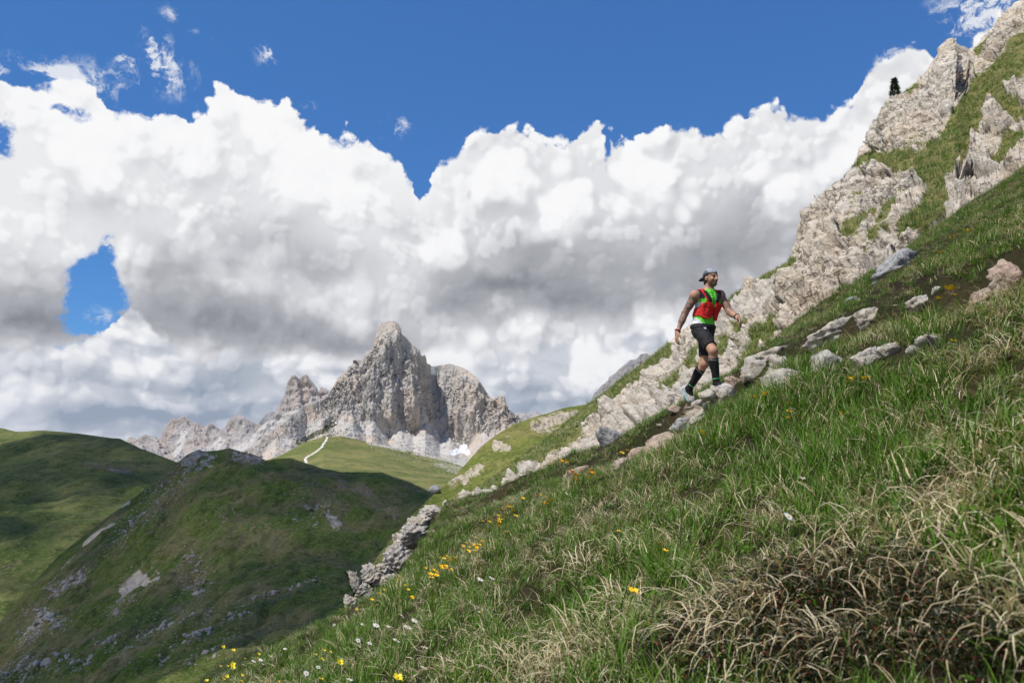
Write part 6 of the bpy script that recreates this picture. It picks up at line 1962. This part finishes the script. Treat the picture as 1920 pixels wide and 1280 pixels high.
def cup_meshes(seed, R=0.0165):
    """buttercup: five cupped petals and a small disc"""
    r = np.random.default_rng(seed)
    V, Fc = [], []
    for i in range(5):
        a = 2 * math.pi * i / 5 + r.normal(0, 0.06)
        d = np.array([math.cos(a), math.sin(a), 0]); s = np.array([-math.sin(a), math.cos(a), 0]); up = np.array([0, 0, 1.0])
        k = len(V)
        V += [d * R * 0.1, d * R * 0.6 - s * R * 0.45 + up * R * 0.18, d * R * 0.6 + s * R * 0.45 + up * R * 0.18, d * R * 1.05 - s * R * 0.32 + up * R * 0.5, d * R * 1.05 + s * R * 0.32 + up * R * 0.5]
        Fc += [(k, k + 2, k + 1), (k + 1, k + 2, k + 4, k + 3)]
    b, f = ICO[2]
    return (V, Fc), (b * R * 0.30 + np.array([0, 0, R * 0.15]), f)

def stem_mesh(h, lean, r0=0.0013):
    pts = [(0, 0, -0.02), (lean * 0.25, 0, h * 0.4), (lean * 0.6, 0, h * 0.75), (lean, 0, h - 0.001)]
    return tube(pts, [r0 * 1.3, r0 * 1.1, r0, r0 * 0.8])

def flower_proto(kind, seed, h, name, petal, size=1.0):
    """petals, disc and stem as parts of one flower; the head looks up and a little towards the light"""
    root = empty(name, link=False)
    (pv, pf), (dv, df) = daisy_meshes(seed) if kind == 'daisy' else cup_meshes(seed)
    r = np.random.default_rng(seed)
    tilt = Matrix.Rotation(r.uniform(0.25, 0.75), 3, 'Y') @ Matrix.Rotation(r.uniform(0, 6), 3, 'Z')
    T = np.array(tilt)
    lean = r.uniform(-0.03, 0.03)
    top = np.array([lean, 0, h])
    out = [root]
    for nm, v, f, mt in (('petals', pv, pf, petal), ('flower_disc', dv, df, 'disc')):
        o = mesh_obj(nm, (np.array(v) * size) @ T.T + top, f, MAT[mt], parent=root, link=False); out.append(o)
    v, f = stem_mesh(h, lean)
    o = mesh_obj('stem', v, f, MAT['stem'], parent=root, link=False); out.append(o)
    return out

def place_proto(pr, loc, rz, sc, label, cat, group=None):
    root = pr[0].copy(); COL.objects.link(root)
    root.location = loc; root.rotation_euler = (0, 0, rz); root.scale = (sc, sc, sc)
    for q in pr[1:]:
        c = q.copy(); COL.objects.link(c); c.parent = root
    return tag(root, label, cat, group)

def flowers():
    r = np.random.default_rng(55)
    H0 = 0.15
    D = [flower_proto('daisy', 500 + i, H0, 'white_daisy', 'white_petal') for i in range(4)]
    Y = [flower_proto('cup', 520 + i, H0, 'yellow_flower', 'yellow_petal') for i in range(4)]
    L = [flower_proto('cup', 540 + i, H0, 'yellow_flower', 'lemon_petal') for i in range(3)]
    O = [flower_proto('cup', 560 + i, H0, 'orange_flower', 'orange_petal') for i in range(3)]
    def put(protos, px, py, label, cat, group=None, sc=1.0, h=H0):
        s = sc * (1.0 if cat != 'flower' else 1.0) * r.uniform(0.78, 1.28)
        p = hit(px, py, h * s)
        place_proto(protos[int(r.integers(0, len(protos)))], p - np.array([0, 0, h * s]), r.uniform(-0.9, 0.9), s, label, cat, group)
    def group(protos, pts, what, where, cat, grp, sc=1.0):
        if len(pts) >= 5 and protos is not D:
            pts = pts + [(a + r.normal(0, 9), b + r.normal(0, 6)) for a, b in pts[::2]]
        pts = sorted(pts)
        for k, (px, py) in enumerate(pts):
            put(protos, px, py, what + ', ' + place_word(k, len(pts)) + ' ' + where, cat, grp, sc)
    # single ones that stand out
    put(Y, 1167, 1108, 'large yellow flower above the dark green tuft, biggest yellow bloom in view', 'flower', None, 1.15)
    put(D, 1232, 891, 'white daisy with a clear round yellow centre left of the daisy pair', 'flower', None, 1.0)
    put(D, 1311, 896, 'flat lying white daisy, left one of the close pair', 'flower', 'close pair of daisies', 1.0)
    put(D, 1328, 894, 'upright white daisy, right one of the close pair', 'flower', 'close pair of daisies', 1.0)
    put(D, 1480, 968, 'bright lone white daisy in the middle of the green grass', 'flower', None, 0.9)
    put(D, 1498, 895, 'small white daisy with a yellow side above the lone bright daisy', 'flower', None, 0.75)
    group(D, [(1253, 853), (1271, 847)], 'white daisy', 'of the two below the broad beige boulder', 'flower', 'daisies below the beige boulder', 0.95)
    group(Y, [(1233, 1017), (1250, 1033), (1153, 995)], 'small yellow flower', 'of the three above the straw tussock', 'flower', 'yellow flowers above the straw', 0.8)
    group(Y, [(948, 947), (953, 960), (940, 956), (958, 951), (936, 962), (945, 953), (961, 957)], 'yellow flower', 'of the uppermost bunch left of the orange blooms', 'flower', 'uppermost yellow bunch', 1.25)
    group(Y, [(927, 967), (917, 978), (932, 974), (922, 971), (938, 979), (907, 977), (912, 972)], 'yellow flower', 'of the second bunch from the top', 'flower', 'second yellow bunch', 1.3)
    group(Y, [(902, 995), (950, 997)], 'yellow flower', 'of the two under the second bunch', 'flower', 'two yellow flowers under the second bunch', 1.2)
    group(Y, [(887, 1023), (870, 1025), (882, 1033), (876, 1018), (893, 1027), (865, 1034), (881, 1026), (910, 1015), (905, 1022)], 'yellow flower', 'of the third bunch from the top', 'flower', 'third yellow bunch', 1.25)
    group(Y, [(830, 1045), (840, 1053), (847, 1050), (836, 1046), (852, 1057), (856, 1045)], 'yellow flower', 'of the fourth bunch from the top', 'flower', 'fourth yellow bunch', 1.2)
    group(Y, [(813, 1068), (822, 1080), (812, 1078), (826, 1062), (806, 1062), (818, 1072), (833, 1064)], 'yellow flower', 'of the lowest bunch right of the outcrop', 'flower', 'lowest yellow bunch', 1.2)
    group(Y, [(750, 1080), (795, 1068), (715, 1112), (735, 1098), (700, 1125), (682, 1135), (760, 1105), (815, 1120), (775, 1122), (668, 1142)], 'yellow flower', 'along the grass rim below the outcrop', 'flower', 'yellow flowers along the grass rim', 1.0)
    group(Y, [(1010, 928), (1017, 932), (1024, 944), (1036, 938), (1000, 872), (984, 935), (1030, 866), (1018, 862)], 'yellow flower', 'around the tall dark green tuft', 'flower', 'yellow flowers around the tall tuft', 1.3)
    group(O, [(1107, 887), (1113, 890), (1070, 896), (1098, 884), (1090, 892), (1103, 895), (1068, 890), (1116, 882), (1052, 864), (1043, 862), (1060, 866)], 'orange yellow flower', 'around the pinkish boulder', 'flower', 'orange flowers around the pinkish boulder', 1.5)
    group(L, [(441, 1220), (415, 1248), (429, 1248), (461, 1234), (426, 1271), (438, 1252), (487, 1226)], 'lemon yellow flower', 'of the tall ones on the lower left rim', 'flower', 'lemon flowers on the lower left rim', 1.35)
    group(L, [(525, 1277), (502, 1276), (455, 1276), (609, 1271), (645, 1243), (611, 1235), (755, 1274), (597, 1226), (624, 1222), (390, 1277)], 'lemon yellow flower', 'along the bottom left edge', 'flower', 'lemon flowers along the bottom left edge', 1.15)
    group(Y, [(1417, 745), (1438, 737), (1425, 741)], 'yellow flower', 'of the three below the rounded pale boulder', 'flower', 'three yellow flowers below the pale boulder', 1.25)
    group(Y, [(1620, 710), (1634, 708), (1595, 716), (1586, 775), (1483, 772), (1466, 784)], 'yellow flower', 'in the green grass right of the walker', 'flower', 'yellow flowers in the near green grass', 1.0)
    put(Y, 1775, 640, 'single yellow flower right of the upright pointed stone', 'flower', None, 1.1)
    group(Y, [(1788, 441), (1767, 474), (1800, 430), (1762, 560), (1790, 552)], 'yellow flower', 'high on the upper grassy bank', 'flower', 'yellow flowers on the upper bank', 1.5)
    group(Y, [(1180, 844), (1318, 812), (1172, 850)], 'yellow flower', 'beside the beige path boulders', 'flower', 'yellow flowers beside the path boulders', 1.3)
    group(D, [(1008, 1127), (998, 1169), (968, 1055), (918, 1083), (897, 1085), (898, 1148), (860, 1102), (1063, 925), (1153, 1090)], 'white daisy', 'in the middle of the lower meadow', 'flower', 'daisies in the middle of the lower meadow', 0.85)
    group(D, [(755, 1154), (774, 1162), (759, 1175), (672, 1200), (791, 1214), (762, 1234), (790, 1251), (740, 1200), (725, 1174), (702, 1171), (677, 1169), (627, 1171), (690, 1205), (850, 1177)], 'white daisy', 'in the lower left meadow', 'flower', 'daisies in the lower left meadow', 1.0)
    group(D, [(649, 1274), (596, 1250), (532, 1215), (487, 1236), (474, 1239), (491, 1244), (503, 1230), (454, 1246), (575, 1262)], 'white daisy', 'near the bottom left rim', 'flower', 'daisies near the bottom left rim', 1.0)
flowers()

def stalks():
    r = np.random.default_rng(66)
    items = [(990, 905, 0.62, -0.03, 'tall thin pale stalk rising from the dark green tuft'),
             (1222, 850, 0.26, -0.10, 'leaning straw stalk left of the daisy pair'),
             (1555, 790, 0.34, -0.25, 'long slanting straw stalk in the green grass right of the walker'),
             (500, 1278, 0.40, -0.06, 'thin stalk on the lower left rim beside the lemon flowers'),
             (470, 1272, 0.34, 0.02, 'slender stalk leaning over the dark valley at the lower left'),
             (1770, 700, 0.30, -0.16, 'grey green stalk bending left in front of the path'),
             (1700, 1190, 0.16, 0.10, 'bleached stalk arching over the dark heath patch'),
             (1000, 1262, 0.14, -0.14, 'dry stalk lying over the straw at the bottom centre')]
    for (px, py, h, lean, lab) in items:
        p = hit(px, py, 0.0)
        pts = [(0, 0, -0.02)] + [(lean * (t ** 1.8), 0.02 * math.sin(t * 3), h * t) for t in (0.25, 0.5, 0.75, 0.9, 1.0)]
        root = empty('grass_stalk', p)
        v, f = tube(pts, [0.0018, 0.0016, 0.0014, 0.0012, 0.0010, 0.0007], 4)
        mesh_obj('stem', v, f, MAT['stalk'], parent=root)
        # seed head: small spikelets along the tip
        V, Fc = [], []
        for k in range(14):
            t = 0.80 + 0.2 * k / 13
            c = np.array([lean * t ** 1.8, 0.02 * math.sin(t * 3), h * t])
            a = k * 2.4; d = np.array([math.cos(a) * 0.8, math.sin(a) * 0.8, 1.0]); d = unit_(d); s_ = unit_(np.cross(d, [0.2, 0.5, 0.1])); L = 0.012 * (1.2 - 0.6 * k / 13)
            q = len(V); V += [c, c + d * L * 0.5 + s_ * L * 0.22, c + d * L, c + d * L * 0.5 - s_ * L * 0.22]; Fc.append((q, q + 1, q + 2, q + 3))
        mesh_obj('seed_head', V, Fc, MAT['stalk'], parent=root)
        tag(root, lab, 'grass stalk')
stalks()

# ---------------------------------------------------------------- little spruce on the crag edge
def spruce():
    r = np.random.default_rng(3)
    Xc, Yc = proj(cragV)
    near = np.where(np.abs(Xc - 1681) < 3, Yc, 1e9)
    base = cragV.reshape(-1, 3)[np.argmin(near)] + np.array([0, 0.1, -0.36])
    hgt = 1.6
    root = empty('spruce_tree', base)
    bark = flat_mat('spruce bark', (0.10, 0.07, 0.05), 0.9, 0.3, 30.0)
    leaf = flat_mat('spruce needles', (0.040, 0.062, 0.026), 0.7, 0.5, 12.0)
    v, f = tube([(0, 0, -0.2), (0.02, 0, hgt * 0.5), (0.0, 0, hgt)], [0.05, 0.032, 0.008], 6)
    mesh_obj('trunk', v, f, bark, parent=root)
    V, Fc = [], []
    for i in range(1100):
        t = r.random() ** 0.8
        z = hgt * (0.06 + 0.94 * t)
        R = 0.40 * (1 - t) ** 0.95 * (0.7 + 0.5 * (math.sin(z * 14) * 0.5 + 0.5)) + 0.03
        a = r.uniform(0, 6.28); rr = R * math.sqrt(r.random()) * (1.15 if r.random() < 0.1 else 1)
        c = np.array([rr * math.cos(a), rr * math.sin(a), z - rr * 0.35])
        d = unit_(np.array([math.cos(a), math.sin(a), r.uniform(-0.4, 0.4)])); s = unit_(np.cross(d, r.normal(size=3))); L = r.uniform(0.12, 0.26)
        k = len(V); V += [c - s * L * 0.24, c + s * L * 0.24, c + d * L]; Fc.append((k, k + 1, k + 2))
    mesh_obj('crown', V, Fc, leaf, parent=root)
    tag(root, 'lone small dark spruce on the edge of the rocky slope', 'tree')
spruce()

# ---------------------------------------------------------------- hut on the peak's left shoulder, dark boulder by the saddle
def hut():
    p = surface_pick(peakV, 666, 679)
    root = empty('mountain_hut', p + np.array([0, -2, 0]))
    wall = flat_mat('dark hut wall', (0.12, 0.085, 0.06), 0.8, 0.2, 0.5); roof = flat_mat('hut roof', (0.10, 0.10, 0.11), 0.6, 0.2, 0.5)
    win = flat_mat('hut window', (0.03, 0.035, 0.045), 0.2, 0.1, 0.5)
    w, d, h = 5.2, 3.6, 4.2
    V = [(-w, -d, -4), (w, -d, -4), (w, d, -4), (-w, d, -4), (-w, -d, h), (w, -d, h), (w, d, h), (-w, d, h), (-w, 0, h + 2.2), (w, 0, h + 2.2)]
    mesh_obj('wall', V, [(0, 1, 5, 4), (2, 3, 7, 6), (1, 2, 6, 9, 5), (3, 0, 4, 8, 7)], wall, parent=root, smooth=False)
    e = 0.7
    R = [(-w - e, -d - e, h - 0.4), (w + e, -d - e, h - 0.4), (w + e, 0, h + 2.6), (-w - e, 0, h + 2.6), (w + e, d + e, h - 0.4), (-w - e, d + e, h - 0.4)]
    R += [(x, y, z - 0.3) for x, y, z in R]
    mesh_obj('roof', R, [(0, 1, 2, 3), (3, 2, 4, 5), (7, 6, 9, 8), (8, 9, 11, 10), (0, 6, 7, 1), (5, 4, 10, 11), (1, 7, 8, 2), (2, 8, 10, 4), (0, 3, 9, 6), (3, 5, 11, 9)], roof, parent=root, smooth=False)
    for x in (-3.0, 0.0, 3.0):
        mesh_obj('window', [(x - 0.7, -d - 0.06, 1.2), (x + 0.7, -d - 0.06, 1.2), (x + 0.7, -d - 0.06, 2.8), (x - 0.7, -d - 0.06, 2.8), (x - 0.7, -d + 0.05, 1.2), (x + 0.7, -d + 0.05, 1.2), (x + 0.7, -d + 0.05, 2.8), (x - 0.7, -d + 0.05, 2.8)],
                 [(0, 1, 2, 3), (0, 4, 5, 1), (1, 5, 6, 2), (2, 6, 7, 3), (3, 7, 4, 0)], win, parent=root, smooth=False)
    tag(root, 'tiny dark hut perched on the left shoulder of the tall peak', 'hut')
hut()
def saddle_boulder():
    p = surface_pick(shoulderV, 808, 914)
    v, f = rock_shape(3, 901, rough=0.2)
    o = mesh_obj('boulder', v * np.array([1.25, 1.0, 1.1]), f, MAT['rock_grey'])
    o.location = p + np.array([0, -0.5, 0.5])
    tag(o, 'dark lone boulder on the saddle between spur and green shoulder', 'boulder')
saddle_boulder()
